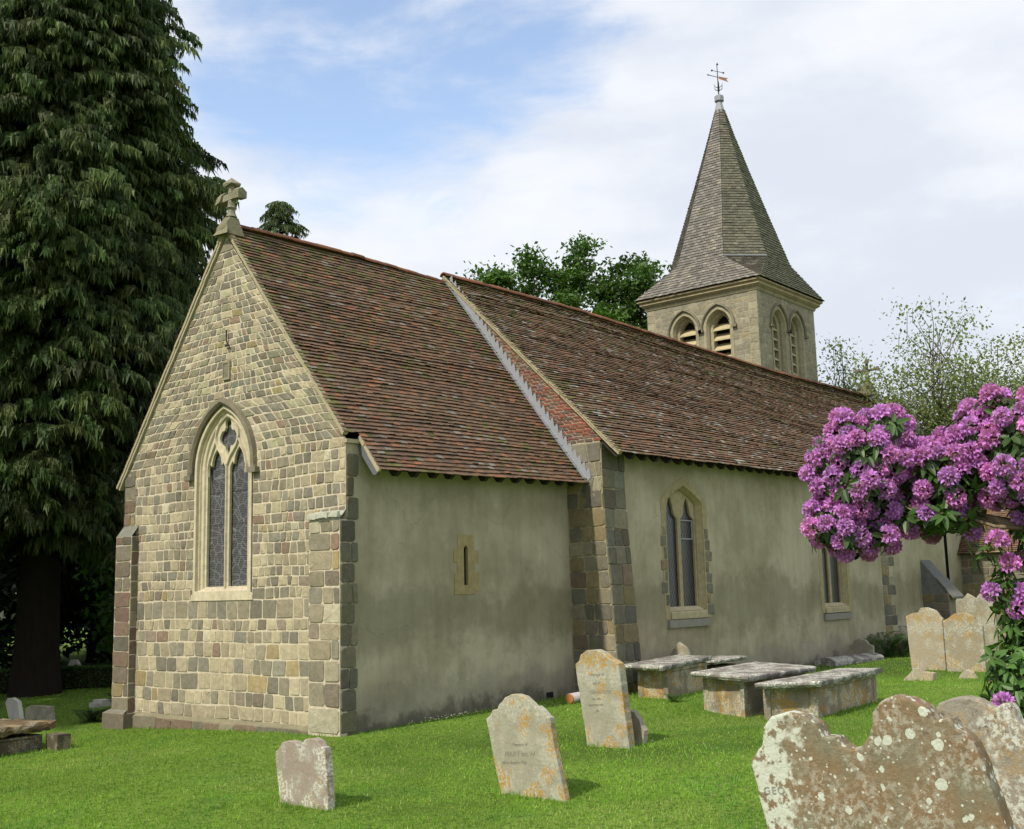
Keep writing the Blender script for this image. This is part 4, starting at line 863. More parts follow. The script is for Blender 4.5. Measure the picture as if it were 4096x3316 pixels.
def rough_box(mb, c, jit=.008, n=(6, 2, 4)):
    """c: 4 base corners (x,y) counter-clockwise, z0,z1 -> box with slightly uneven faces"""
def chest(label, base, slab, zb, zs, th, mat_b, mat_s, open_=False, group='chest tombs south of the church', rough=.0):
    """base, slab: four (x, y, z) top corners, order: NE, SE (near), SW, NW; the panelled body stands under the slab"""
    o = tuple(np.mean(np.array(base), 0)[:2]); g = float(G(*o)); r = empty('chest_tomb', (o[0], o[1], g)); tag(r, label, 'chest tomb', group)
    def loc(p): return (p[0] - o[0], p[1] - o[1], p[2] - g)
    mb = MB(); B = [np.array(p) for p in base]; B0 = [np.array((p[0], p[1], g - .3)) for p in base]
    for i in range(4):
        j = (i + 1) % 4; a, b, a0, b0 = B[i], B[j], B0[i], B0[j]; e = b - a; L = np.linalg.norm(e); n = np.array((-e[1], e[0], 0)) / L
        if n[:2] @ (a[:2] - np.array(o)) < 0: n = -n
        def Q(u, v, d): p = a0 + (b0 - a0) * u + (a + e * u - (a0 + (b0 - a0) * u)) * v + n * d; return loc(p)
        W = .11 / L; T_ = .93; Bt = .32
        # pilasters proud, panel recessed, moulded border
        for u0, u1, v0, v1, d in ((0, W, 0, 1, .0), (1 - W, 1, 0, 1, .0), (W, 1 - W, T_, 1, .0), (W, 1 - W, 0, Bt, .0)):
            mb.add([Q(u0, v0, d), Q(u1, v0, d), Q(u1, v1, d), Q(u0, v1, d)], [(0, 1, 2, 3)])
        w2 = W + .025 / L; m = [(W, Bt), (1 - W, Bt), (1 - W, T_), (W, T_)]; k = [(w2, Bt + .03), (1 - w2, Bt + .03), (1 - w2, T_ - .03), (w2, T_ - .03)]
        for q in range(4): r_ = (q + 1) % 4; mb.add([Q(*m[q], 0), Q(*m[r_], 0), Q(*k[r_], -.03), Q(*k[q], -.03)], [(0, 1, 2, 3)])
        mb.add([Q(*p, -.03) for p in k], [(0, 1, 2, 3)])
    mb.build('tomb_body', mat_b, r)
    # slab with moulded edge, uneven
    mb = MB(); S = [np.array(p, float) for p in slab]; c = np.mean(S, 0); N = 14; ringp = []
    for i in range(4):
        for k in range(N): p = S[i] + (S[(i + 1) % 4] - S[i]) * k / N; ringp.append(p)
    prof = [(-.09, -th), (-.03, -th * .92), (-.012, -th * .66), (.0, -th * .5), (.0, -th * .2), (-.02, 0.)]
    V = []
    for off, dz in prof:
        for p in ringp:
            d = (p - c); d[2] = 0; d /= np.linalg.norm(d); j = R.normal(0, .0022 + rough, 3); V.append(loc(p + d * off * 1.2 + np.array((0, 0, dz)) + j))
    n = len(ringp); F = [(a * n + i, a * n + (i + 1) % n, (a + 1) * n + (i + 1) % n, (a + 1) * n + i) for a in range(len(prof) - 1) for i in range(n)]
    V.append(loc(c)); V.append(loc(c - np.array((0, 0, th)))); k = len(V); t = (len(prof) - 1) * n
    F += [(t + i, t + (i + 1) % n, k - 2) for i in range(n)] + [((i + 1) % n, i, k - 1) for i in range(n)]
    mb.add(V, F); mb.build('ledger_slab', mat_s, r)
    return r
T_BODY = m_headstone('tomb_body_stone', (.235, .205, .15), (.33, .28, .20), .6, 1.0, 1.)
T_SLAB = m_headstone('tomb_slab_stone', (.17, .155, .14), (.25, .23, .21), 1., .0, 1.)
T_DARK = m_headstone('left_tomb_stone', (.08, .068, .045), (.12, .10, .07), .25, .2, .6)
chest('weathered chest tomb with a wide overhanging slab, nearest the nave buttress', [(6.35, -1.62, .72), (6.30, -2.36, .72), (8.1, -2.2, .74), (8.15, -1.5, .74)], [(6.0, -1.45, .80), (5.92, -2.50, .80), (8.25, -2.25, .86), (8.38, -1.30, .86)], .72, .8, .10, T_BODY, T_SLAB)
chest('low chest tomb just behind the one with the overhanging slab', [(8.7, -1.72, .60), (8.7, -2.05, .60), (9.5, -2.1, .62), (9.5, -1.66, .62)], [(8.50, -1.62, .74), (8.50, -2.14, .74), (9.75, -2.28, .78), (9.60, -1.60, .78)], .72, .8, .09, T_DARK, T_SLAB)
chest('broad chest tomb with whitened slab and panelled end, middle of the row', [(5.02, -3.92, .70), (4.50, -5.02, .69), (6.6, -5.15, .69), (7.2, -3.85, .70)], [(4.80, -3.80, .80), (4.25, -5.24, .80), (6.75, -5.30, .81), (7.45, -3.70, .82)], .72, .8, .10, T_BODY, T_SLAB)
chest('chest tomb with gold lichen on its end panel, nearest the lawn', [(4.42, -5.42, .60), (4.98, -6.12, .61), (7.75, -6.0, .63), (7.2, -5.42, .63)], [(4.12, -5.43, .70), (4.80, -6.27, .71), (7.85, -6.10, .73), (7.45, -5.42, .73)], .72, .8, .10, T_BODY, T_SLAB)
r = chest('dark mossy tomb with rough thick slab at the left edge of the lawn', [(-3.9, 6.2, .02), (-3.75, 4.75, .02), (-2.75, 4.85, .02), (-2.9, 6.2, .02)], [(-4.15, 6.4, .19), (-3.95, 4.62, .20), (-2.55, 4.78, .22), (-2.7, 6.4, .22)], .0, .2, .13, T_DARK, m_headstone('rough_mossy_slab', (.12, .085, .05), (.18, .14, .08), .25, .2, .6), rough=.012)
mb = MB(); mb.box(-.12, .13, -.2, .2, -.3, .26); b_ = mb.build('stone_block', T_DARK); b_.location = (-2.62, 4.55, float(G(-2.36, 4.62))); tag(b_, 'small upright stone block at the corner of the dark mossy tomb', 'stone block')
# ledger, log, white fragments
mb = MB(); V = []
for x, w_, z in ((0, .28, .16), (0, .22, .20), (0, 0, .26)): pass
q = [(15.6, -1.35), (18.2, -1.62)]; d_ = np.array((2.6, -.27)); L = np.linalg.norm(d_); d_ /= L; n_ = np.array((-d_[1], d_[0]))
pr = [(-.30, -.1), (-.30, .10), (-.24, .16), (0, .22), (.24, .16), (.30, .10), (.30, -.1)]; k = len(pr)
for s in (0, L):
    V += [(d_[0] * s + n_[0] * a, d_[1] * s + n_[1] * a, b) for a, b in pr]
mb.add(V, [(i, i + 1, k + i + 1, k + i) for i in range(k - 1)] + [tuple(range(k - 1, -1, -1)), tuple(range(k, 2 * k))]); o = mb.build('coped_gravestone', T_SLAB); o.location = (15.6, -1.35, float(G(16, -1.4))); tag(o, 'long low coped grave slab lying near the nave wall', 'grave slab')
def m_log():
    t = NT('birch_log'); return t.done(t.mix(t.ramp(t.noise(7, 5, vec=t.scale((1, 1, 3)), rough=.7), .56, .66), (.46, .43, .42), (.05, .045, .035)), .9, .1)
o = None; mb = MB(); gl_ = float(G(5, -.9)); mb.tube([(0, 0, .10), (.9, .05, .12), (1.9, .09, .14), (2.75, .12, .15)], [.10, .095, .09, .085], 12)
log = mb.build('fallen_log', m_log(), None, True); log.location = (4.95, -.95, gl_); tag(log, 'pale grey log with an orange sawn end lying behind the tall headstone', 'log')
mb = MB(); n = 12; mb.tube([(-.02, -.001, .10), (.012, 0, .10)], [.092, .101], 12); mb.build('sawn_end', m_plain('sawn_wood', (.42, .17, .055), .9, .4, 20), log)
mb = MB(); mb.box(-.25, .45, -.15, .12, -.1, .10); mb.box(-.1, .2, -.2, .2, .0, .16)
o = mb.build('broken_stone', H_PALE); o.location = (2.0, 11.0, float(G(2, 11))); tag(o, 'broken pale stone lying in the shade by the church corner', 'broken stone')

# ================================================================== VEGETATION
def rot_rand(n, rs, tilt=None):
    """n random orthonormal frames -> (n,3),(n,3)"""
    a = rs.normal(size=(n, 3)); a /= np.linalg.norm(a, axis=1, keepdims=True); b = rs.normal(size=(n, 3)); b -= a * (a * b).sum(1, keepdims=True); b /= np.linalg.norm(b, axis=1, keepdims=True); return a, b
def leafquads(C_, size, rs, aspect=.6, up=0., colvar=.3):
    n = len(C_); a, b = rot_rand(n, rs)
    if up: 
        nrm = np.cross(a, b); nrm[:, 2] = np.abs(nrm[:, 2]) + up; nrm /= np.linalg.norm(nrm, axis=1, keepdims=True)
        a = np.cross(nrm, b); a /= np.linalg.norm(a, axis=1, keepdims=True); b = np.cross(nrm, a)
    s = size * rs.uniform(.6, 1.3, (n, 1)); A = a * s; B = b * s * aspect
    V = np.stack([C_ - A, C_ - B * .9 + A * .1, C_ + A, C_ + B * .9 + A * .1], 1)
    c = np.repeat(rs.uniform(1 - colvar, 1 + colvar, (n, 1, 1)), 4, 1) * np.ones((1, 1, 3)); return V, c
def limb(mb, a, b, r0, r1, rs, k=4, wob=.08, n=5, col=(.5, .5, .5)):
    a, b = np.array(a, float), np.array(b, float); L = np.linalg.norm(b - a); P_ = [a]
    for i in range(1, k): t = i / k; P_.append(a + (b - a) * t + rs.normal(0, wob * L * .5, 3) * np.array((1, 1, .5)))
    P_.append(b); mb.tube([tuple(p) for p in P_], [r0 + (r1 - r0) * i / k for i in range(k + 1)], n, col); return P_
LEAF_OAK = m_leaf('oak_leaves', (.045, .100, .016), (.075, .145, .026), .28)
LEAF_PALE = m_leaf('young_leaves', (.15, .19, .075), (.22, .25, .12), .4)
LEAF_DARK = m_leaf('evergreen_leaves', (.008, .018, .007), (.016, .034, .010), .12)
LEAF_CYP = m_leaf('cypress_sprays', (.032, .060, .018), (.072, .110, .028), .18, .6, .25)
LEAF_RHO = m_leaf('rhododendron_leaves', (.035, .085, .018), (.075, .150, .032), .2, .4, .45)
LEAF_LIT = m_leaf('shrub_leaves', (.04, .09, .016), (.07, .14, .028), .3)
BARK = m_bark('bark_grey', (.06, .05, .04), (.14, .12, .095)); BARK2 = m_bark('bark_dark', (.012, .010, .008), (.035, .028, .021)); BARKR = m_bark('rhododendron_bark', (.16, .12, .08), (.30, .23, .16))
def broadleaf(label, base, blobs, nclus, leaves, lsize, csize, mat, seed, trunk_r=.35, name='broadleaf_tree', cat='tree', group=None, bark=BARK, fork=.45, surf=.35):
    rs = np.random.RandomState(seed); bx, by = base; gz = float(G(bx, by)); root = empty(name, (bx, by, gz)); tag(root, label, cat, group); O = np.array((bx, by, gz))
    vol = np.array([b[3] * b[3] * b[4] for b in blobs]); vol = vol / vol.sum(); cl = []
    for b, w in zip(blobs, vol):
        m = max(2, int(nclus * w)); d = rs.normal(size=(m, 3)); d /= np.linalg.norm(d, axis=1, keepdims=True); r = rs.uniform(surf, 1, (m, 1)) ** .6
        cl.append(np.array(b[:3]) + d * r * np.array((b[3], b[3], b[4])))
    cl = np.concatenate(cl) - O
    V, C = [], []
    for c in cl:
        m = int(leaves * rs.uniform(.6, 1.3)); p = c + rs.normal(size=(m, 3)) * np.array((csize, csize, csize * .55)) * rs.uniform(.7, 1.25)
        v, k = leafquads(p, lsize, rs, .6, .25); V.append(v); C.append(k * rs.uniform(.72, 1.28))
    bigmesh('crown', np.concatenate(V), 4, mat, root, np.concatenate(C))
    mb = MB(); top = cl.mean(0); top[2] *= fork; fk = np.array((0, 0, max(1., top[2]))) + np.array((top[0] * .4, top[1] * .4, 0))
    mb.tube([(0, 0, -.3), (0, 0, 0), tuple(fk * .5), tuple(fk)], [trunk_r * 1.5, trunk_r * 1.1, trunk_r * .9, trunk_r * .75], 10)
    mains = [np.array(b[:3]) - O for b in blobs]
    for m in mains: limb(mb, fk, m, trunk_r * .45, trunk_r * .16, rs, 5, .09, 6)
    for c in cl:
        m = min(mains, key=lambda q: np.linalg.norm(q - c)); s = fk + (m - fk) * rs.uniform(.55, 1); limb(mb, s, c, trunk_r * .10, .012, rs, 4, .12, 4)
    mb.build('trunk', bark, root, True); return root
def conifer(label, base, height, rad, seed, mat=LEAF_CYP, nb=900, z0=.18, name='cypress_tree', trunk_r=.6, group=None, sprays=16, ssize=.55, extra=(), ragged=0.):
    """columnar cypress: boughs reach out and hang in fringed sprays"""
    rs = np.random.RandomState(seed); bx, by = base; gz = float(G(bx, by)); root = empty(name, (bx, by, gz)); tag(root, label, 'tree', group)
    V, C = [], []; ct = np.array([.8, .9, 1.45]).reshape(1, 3, 1); mb = MB(); mb.tube([(0, 0, -.4), (0, 0, 0), (0, 0, 1.2), (.1, .05, height * .5), (0, 0, height * .97)], [trunk_r * 1.7, trunk_r * 1.15, trunk_r * .95, trunk_r * .5, .03], 14)
    m_ = 42
    # prototype spray: hanging fringe of narrow strips around a drooping axis
    def spray(L):
        t = rs.uniform(0, 1, m_); ax = np.stack([t * L, rs.normal(0, .10, m_) * L * (1 - t * .3), -(t ** 1.7) * L * .55], 1)
        dn = np.stack([rs.normal(.15, .25, m_), rs.normal(0, .22, m_), -np.ones(m_)], 1); ln = L * rs.uniform(.22, .48, (m_, 1)); w = rs.uniform(.020, .045, (m_, 1)) * L * 1.5
        th = rs.uniform(0, math.pi, m_); sd = np.stack([np.cos(th), np.sin(th), np.zeros(m_)], 1) * w
        return np.stack([ax - sd, ax + sd, ax + dn * ln], 1)
    bo = []
    for i in range(nb):
        h = z0 + (1 - z0) * (i + rs.rand()) / nb; az = rs.uniform(0, 2 * math.pi); prof = math.sin(math.pi * min(1, (h - z0 * .6) / (1 - z0 * .6)) ** .62) ** .55 * (1 - h * .25)
        bo.append((h * height, az, rad * prof * rs.uniform(.72 - ragged, 1.10) * (1 + .12 * math.sin(az * 3 + h * 17) + .10 * math.sin(az * 5 - h * 29))))
    bo += list(extra)
    for (z, az, r) in bo:
        tint = rs.uniform(.6, 1.5); lift_ = rs.uniform(-.1, .8); drp = rs.uniform(.05, .2); k = max(3, int(sprays * (.55 + .45 * r / rad)))
        o = np.array((math.cos(az), math.sin(az))); sdv = np.array((-o[1], o[0]))
        for q in range(k):
            f = rs.uniform(.45, 1.0) ** .7; lat = rs.normal(0, .105) * r * .8; c = np.array((*(o * r * f + sdv * lat), z + lift_ * f - drp * r * f * f - abs(lat) * .5 + rs.normal(0, .06)))
            L = ssize * rs.uniform(.7, 1.35); s = spray(L); a2 = az + rs.normal(0, .6); ca, sa = math.cos(a2), math.sin(a2)
            s = np.stack([s[..., 0] * ca - s[..., 1] * sa, s[..., 0] * sa + s[..., 1] * ca, s[..., 2]], -1) + c
            V.append(s); C.append(np.ones((m_, 3, 3)) * ct * tint * rs.uniform(.75, 1.25) * np.array((1 + rs.uniform(-.1, .25), 1, 1)))
        if rs.rand() < .35: mb.tube([(0, 0, z - .1 * r), (o[0] * r * .5, o[1] * r * .5, z), (o[0] * r * .9, o[1] * r * .9, z + .02 * r)], [.07, .045, .012], 4)
    bigmesh('crown', np.concatenate(V), 3, mat, root, np.concatenate(C))
    for k in range(7):   # bare hanging limbs low on the trunk
        az = rs.uniform(0, 6.28); o = np.array((math.cos(az), math.sin(az))); z = height * rs.uniform(.12, .24)
        mb.tube([(0, 0, z), (*(o * 1.0), z - .6), (*(o * 1.6), z - 1.0), (*(o * 2.1), z - .3), (*(o * 2.4), z + 1.4)], [.12, .09, .07, .05, .03], 6)
    mb.build('trunk', BARK2, root, True); return root
ex = [(13.6 + .24 * k, -.93 + .01 * k, 4.35 + .08 * k) for k in range(6)] + [(15.0, -.93, 4.95), (14.5, -.94, 4.85)]
conifer('huge dark cypress with drooping sprays rising beyond the gable', (2.9, 15.9), 29, 4.35, 11, nb=2300, sprays=12, ssize=.66, z0=.15, trunk_r=.62, extra=ex)
conifer('second tall cypress added out of view left of the huge one for its shade', (-3.6, 19.0), 24, 4.2, 12, nb=600, sprays=12, ssize=.8, z0=.12)  # added outside the view so its shadow darkens the huge cypress's foot
conifer('dark cypress standing further back behind the huge one', (9.8, 24.0), 21, 4.2, 14, nb=550, sprays=12, ssize=.8, z0=.10, mat=LEAF_DARK)
conifer('ragged cedar top showing above the chancel ridge', (17.9, 24.3), 19.5, 2.3, 13, nb=300, sprays=7, ssize=.5, z0=.3, ragged=.5)
conifer('narrow dark conifer tip between the huge cypress and the gable', (12.1, 22.6), 15.6, 1.8, 19, nb=260, sprays=7, ssize=.5, z0=.3, ragged=.5)
conifer('tall cypress added out of view north-east of the church to shade the ground', (-12.5, 13.0), 18, 4.4, 15, nb=420, sprays=10, ssize=.9, z0=.10)  # unseen tree, added to cast shade over the ground behind the left tomb
broadleaf('spreading oak with tufted crown rising behind the nave roof', (25.5, 13.5), [(24.4, 15.4, 14.8, 2.4, 2.1), (26.4, 12.8, 14.8, 2.8, 2.3), (27.4, 11.2, 13.9, 2.3, 1.9), (23.2, 17.0, 14.3, 1.9, 1.7), (25.4, 14.0, 16.2, 1.9, 1.4), (26, 13, 12.0, 3.6, 2.2), (23.6, 16.5, 12.6, 2.4, 1.8)], 150, 240, .115, .37, LEAF_OAK, 21, .45, surf=.3)
for i, (bx, by, h, lab) in enumerate([(31.6, .6, 13.9, 'thinly leaved young tree with an upright whippy leader beyond the west gable'), (34.5, -2.6, 12.6, 'loose airy tree beyond the west gable, behind the rhododendron'), (38.5, 1.5, 11.8, 'airy pale-leaved tree filling the gap between its two neighbours'), (32.8, 5.0, 13.0, 'low spreading young tree reaching out left behind the far gable cross')]):
    bl = [(bx, by, h * .62, 3.4, 2.8), (bx + .3, by - 2.0, h * .68, 2.6, 2.4), (bx - .2, by + 2.6, h * .64, 2.7, 2.2), (bx, by, h * .84, 1.7, 1.8)]
    rs = np.random.RandomState(50 + i); t_ = broadleaf(lab, (bx, by), bl, 380, 38, .08, .50, LEAF_PALE, 30 + i, .16, group='sparse trees beyond the west gable', fork=.55, surf=.1)
    mb = MB(); limb(mb, (0, 0, h * .45), (.2, .1, h * .97), .06, .008, rs, 6, .03, 5); mb.build('leader', BARK, t_, True)
for i, (x, y, r, h, lab) in enumerate([(6.5, 26, 4.5, 8.5, 'dark bushy yew in the gloom behind the cypress trunk'), (14, 30, 5.5, 11, 'tall dark evergreen mass at the back of the churchyard'), (0.5, 31, 5, 9, 'dark bushy evergreen at the far left of the churchyard'), (20, 36, 6, 13, 'large dark evergreen far beyond the chancel'), (9.5, 19, 2.6, 4.2, 'rounded shrub in the shade between cypress and church')]):
    broadleaf(lab, (x, y), [(x, y, h * .5, r, h * .5)], int(60 + r * 22), 110, .13 + r * .012, .42 + r * .04, LEAF_DARK if i < 4 else LEAF_LIT, 60 + i, .3, name='evergreen_tree' if i < 4 else 'shrub', cat='tree' if i < 4 else 'shrub', bark=BARK2, fork=.3, surf=.25)
broadleaf('bright green shrub catching the sun behind the church corner', (7.2, 17.2), [(7.2, 17.2, 1.6, 1.6, 1.5), (8, 16.4, 2.4, 1.1, 1.0)], 40, 90, .07, .26, LEAF_LIT, 71, .08, name='shrub', cat='shrub', bark=BARK2, fork=.3)
# clipped hedge: box of small leaves round a dark core
def hedge(label, a, b, w, h, seed, n=26000):
    rs = np.random.RandomState(seed); a, b = np.array(a, float), np.array(b, float); d = b - a; L = np.linalg.norm(d); d /= L; nn = np.array((-d[1], d[0])); g = float(G(*((a + b) / 2)))
    s = rs.uniform(0, L, n); t = rs.uniform(-.5, .5, n); z = rs.uniform(0, 1, n); face = rs.rand(n); t = np.where(face < .3, -.5 + rs.uniform(0, .1, n), np.where(face < .6, .5 - rs.uniform(0, .1, n), t)); z = np.where(face >= .6, 1 - rs.uniform(0, .08, n), z)
    p = np.stack([d[0] * s + nn[0] * t * w, d[1] * s + nn[1] * t * w, z * h * (1 + .03 * np.sin(s * 2)) + rs.normal(0, .012, n)], 1); v, c = leafquads(p, .035, rs, .6)
    root = empty('hedge', (a[0], a[1], g)); tag(root, label, 'hedge'); bigmesh('foliage', v, 4, LEAF_LIT, root, c)
    mb = MB(); q = w * .42
    mb.box(0, 1, -1, 1, 0, h * .93, F=lambda x, y, z: (d[0] * L * x + nn[0] * q * y, d[1] * L * x + nn[1] * q * y, z)); mb.build('woody_core', BARK2, root)
hedge('low clipped hedge running behind the cypress trunk towards the church', (-1.5, 21.0), (9.5, 12.6), .6, .62, 81)
def ferns(label, x, y, n, size, seed, mat=LEAF_LIT, name='fern'):
    rs = np.random.RandomState(seed); V, C = [], []
    for k in range(n):
        az = rs.uniform(0, 6.28); L = size * rs.uniform(.6, 1.1); o = np.array((math.cos(az), math.sin(az))); b = rs.normal(0, size * .2, 2); m = 26; t = np.linspace(.05, 1, m)
        r = L * t * .75; z = L * (1.25 * t - .75 * t * t); c = np.stack([b[0] + o[0] * r, b[1] + o[1] * r, z], 1); sd = np.array((-o[1], o[0], 0)); w = L * .17 * (1 - t) ** .7 + .01
        for sg in (-1, 1):
            tip = c + sd * sg * w[:, None] + np.array((o[0], o[1], -.3)) * w[:, None] * .5; e = np.array((o[0], o[1], .2)) * L * .018
            V.append(np.stack([c - e, (c + tip) / 2 - e, tip, (c + tip) / 2 + e], 1)); C.append(np.ones((m, 4, 3)) * rs.uniform(.7, 1.3))
    ob = bigmesh(name, np.concatenate(V), 4, mat, None, np.concatenate(C)); ob.location = (x, y, float(G(x, y))); tag(ob, label, 'fern')
ferns('clump of tall ferns against the nave wall beside the joined headstones', 19.6, -1.6, 60, 1.25, 91)
ferns('ferns at the foot of the slated buttress behind the joined headstones', 22.6, -2.1, 60, 1.5, 92)
ferns('low weeds at the foot of the overhanging chest tomb', 5.9, -2.75, 30, .28, 93)
ferns('weeds in the shade by the church corner', .4, 8.6, 60, .5, 94, LEAF_DARK)
ferns('fern patch beneath the cypress beside the low grey slab', 2.0, 9.9, 60, .7, 95, LEAF_DARK)

# --- rhododendron
RH = [(-5.62, -12.16, 2.92, .30, .14), (-5.88, -11.70, 3.05, .32, .35), (-6.05, -11.57, 2.68, .17, .15), (-5.82, -11.86, 3.30, .18, .15), (-6.07, -11.53, 3.05, .12, .13), (-5.91, -11.64, 2.62, .27, .13), (-5.63, -12.09, 3.03, .29, .17), (-5.53, -12.37, 3.27, .20, .20), (-5.58, -12.55, 3.36, .17, .15), (-5.46, -12.61, 3.11, .31, .37), (-5.58, -12.02, 2.72, .36, .13), (-5.82, -12.46, 2.48, .10, .08), (-5.70, -12.52, 2.28, .10, .16), (-5.30, -12.72, 2.62, .26, .40), (-5.50, -12.60, 2.05, .24, .28), (-5.53, -12.57, 1.68, .30, .34), (-5.36, -12.76, 1.28, .34, .38), (-5.2, -13.2, 2.9, .55, .7), (-5.2, -13.3, 1.7, .6, .7)]
BLOOM = [.62, .80, .9, .85, .9, .72, .70, .88, .88, .80, .15, .8, .7, .25, .25, .04, .0, .5, .1]
def rhododendron():
    rs = np.random.RandomState(5); bx, by = -5.15, -13.15; g = float(G(bx, by)); O = np.array((bx, by, g)); root = empty('rhododendron', (bx, by, g))
    tag(root, 'rhododendron bush arching in from the right, thick with mauve flower heads', 'bush')
    cam = np.array((CX, CY, CZ)); LV, LC, FV, FC, BV, BC = [], [], [], [], [], []; tw = MB(); pts = []
    def leaf(c, ax, nrm, L, w, tint):
        ax = ax / np.linalg.norm(ax); sd = np.cross(ax, nrm); sd /= np.linalg.norm(sd) + 1e-9; nn = np.cross(sd, ax)
        m = c + ax * L * .5 - nn * L * .04; tip = c + ax * L - nn * L * .14; q = c + ax * L * .22; e = c + ax * L * .8 - nn * L * .09
        cup = nn * w * .30
        for s in (-1, 1):
            LV.append(np.array([[q, q + sd * s * w * .7 + cup, m + sd * s * w + cup, m], [m, m + sd * s * w + cup, e + sd * s * w * .62 + cup * .6, tip]]))
            LC.append(np.ones((2, 4, 3)) * tint)
    for (b, pr) in zip(RH, BLOOM):
        c0, rr = np.array(b[:3]), np.array((b[3], b[3], b[4])) * .93 - .03; area = 4 * math.pi * (rr.prod()) ** (2 / 3); n = int(area / .0112) + 3; acc = []
        for _ in range(n * 30):
            d = rs.normal(size=3); d /= np.linalg.norm(d); p = c0 + d * rr * rs.uniform(.80, 1.10) * (1 + .12 * math.sin(d[0] * 5 + d[2] * 7 + c0[2] * 9))
            if any(np.linalg.norm((p - np.array(q[:3])) / (np.array(q[3:4] * 2 + q[4:5]))) < .72 for q in RH if q is not b): continue
            if all(np.linalg.norm(p - a[0]) > .096 for a in acc) and all(np.linalg.norm(p - a[0]) > .092 for a in pts): acc.append((p, d / rr / np.linalg.norm(d / rr), pr, b))
            if len(acc) >= n: break
        pts += acc
    for p, d, pr, b in pts:
        c0 = np.array(b[:3]); up = d + np.array((0, 0, .35)); up /= np.linalg.norm(up)
        bloom = rs.rand() < pr
        a0 = np.cross(up, (0.3, .5, .8)); a0 /= np.linalg.norm(a0); a1 = np.cross(up, a0)
        if rs.rand() < .9: tw.tube([tuple(c0 + (p - c0) * .15 - O), tuple(c0 + (p - c0) * .6 + rs.normal(0, .015, 3) - O), tuple(p - O)], [.008, .006, .004], 4)
        fresh = rs.uniform(1.0, 1.7) if (not bloom and b[2] < 2.2) else rs.uniform(.55, 1.15)
        for lay_, (nl, dn) in enumerate(((rs.randint(6, 9), .0), (rs.randint(3, 6), .06))):
            for k in range(nl):
                t = 2 * math.pi * k / nl + rs.uniform(-.3, .3); ax = (a0 * math.cos(t) + a1 * math.sin(t)) + up * (rs.uniform(-.45, .15) if bloom else rs.uniform(-.2, .55)) + np.array((0, 0, -.15))
                leaf(p - up * dn + rs.normal(0, .004, 3), ax, up, rs.uniform(.085, .14), rs.uniform(.015, .023), fresh * rs.uniform(.8, 1.2))
        if bloom:
            Rb = rs.uniform(.056, .076); c = p + up * .035; hue = rs.uniform(.85, 1.15); lil = rs.uniform(-.06, .06)
            nf = 19
            for k in range(nf):     # florets on a dome, each an open bell of five lobes
                zf = 1 - (k + .5) / nf * 1.25; ph = k * 2.39996 + rs.uniform(-.2, .2); rq = math.sqrt(max(0, 1 - zf * zf)); fd = up * zf + (a0 * math.cos(ph) + a1 * math.sin(ph)) * rq + rs.normal(0, .12, 3); fd /= np.linalg.norm(fd)
                f0 = c + fd * Rb * .35; fc = c + fd * Rb * .80; u1 = np.cross(fd, up + .01); u1 /= np.linalg.norm(u1) + 1e-9; u2 = np.cross(fd, u1); ro = rs.uniform(0, 1.2); fr = rs.uniform(.027, .036)
                for q in range(5):
                    t0, t1, t2 = [ro + 2 * math.pi * (q + x) / 5 for x in (-.42, 0, .42)]; D = lambda t, r, h: fc + (u1 * math.cos(t) + u2 * math.sin(t)) * r + fd * h
                    tip = D(t1, fr * rs.uniform(.95, 1.15), rs.uniform(.004, .016)); FV.append(np.array([[f0, D(t0, fr * .62, .008), tip, D(t2, fr * .62, .008)]]))
                    cc = np.array((.66 + lil, .27, .76 - lil * .2)) * hue * rs.uniform(.8, 1.2); cl = np.array([cc * .75, cc, cc * 1.15 + .03, cc]); FC.append(cl[None])
                for q in range(2):  # pale stamens
                    e = fc + (u1 * rs.normal(0, .3) + u2 * rs.normal(0, .3)) * fr; t_ = e + fd * .016; s_ = u1 * .0014; FV.append(np.array([[f0, e + s_, t_, e - s_]])); FC.append(np.ones((1, 4, 3)) * np.array((.75, .5, .7)))
    sub = lambda A: np.concatenate(A).reshape(-1, 4, 3) - O
    bigmesh('leaves', sub(LV), 4, LEAF_RHO, root, np.concatenate(LC))
    bigmesh('blossoms', sub(FV), 4, m_leaf('rhododendron_petals', (1, 1, 1), (.86, .84, .92), .35, .6, .2), root, np.concatenate(FC))
    L = lambda p: tuple(np.array(p) - O)
    tw.tube([(0, 0, -.2), L((-5.2, -13.1, 1.4)), L((-5.3, -12.95, 2.2)), L((-5.40, -12.65, 2.62)), L((-5.50, -12.35, 2.70)), L((-5.62, -12.10, 2.80)), L((-5.78, -11.90, 2.92))], [.09, .08, .065, .045, .034, .024, .012], 8)
    for a, b, c in (((-5.45, -12.5, 2.68), (-5.70, -12.1, 2.66), (-5.90, -11.82, 2.70)), ((-5.5, -12.35, 2.7), (-5.72, -12.15, 2.66), (-5.88, -12.0, 2.78)), ((-5.4, -12.65, 2.62), (-5.58, -12.45, 2.64), (-5.66, -12.22, 2.74)), ((-5.3, -12.9, 2.3), (-5.45, -12.7, 2.9), (-5.55, -12.5, 3.2)), ((-5.25, -13, 1.9), (-5.5, -12.7, 2.2), (-5.7, -12.5, 2.35))):
        tw.tube([L(a), L(b), L(c)], [.02, .012, .005], 6)
    tw.build('branches', BARKR, root, True)
rhododendron()

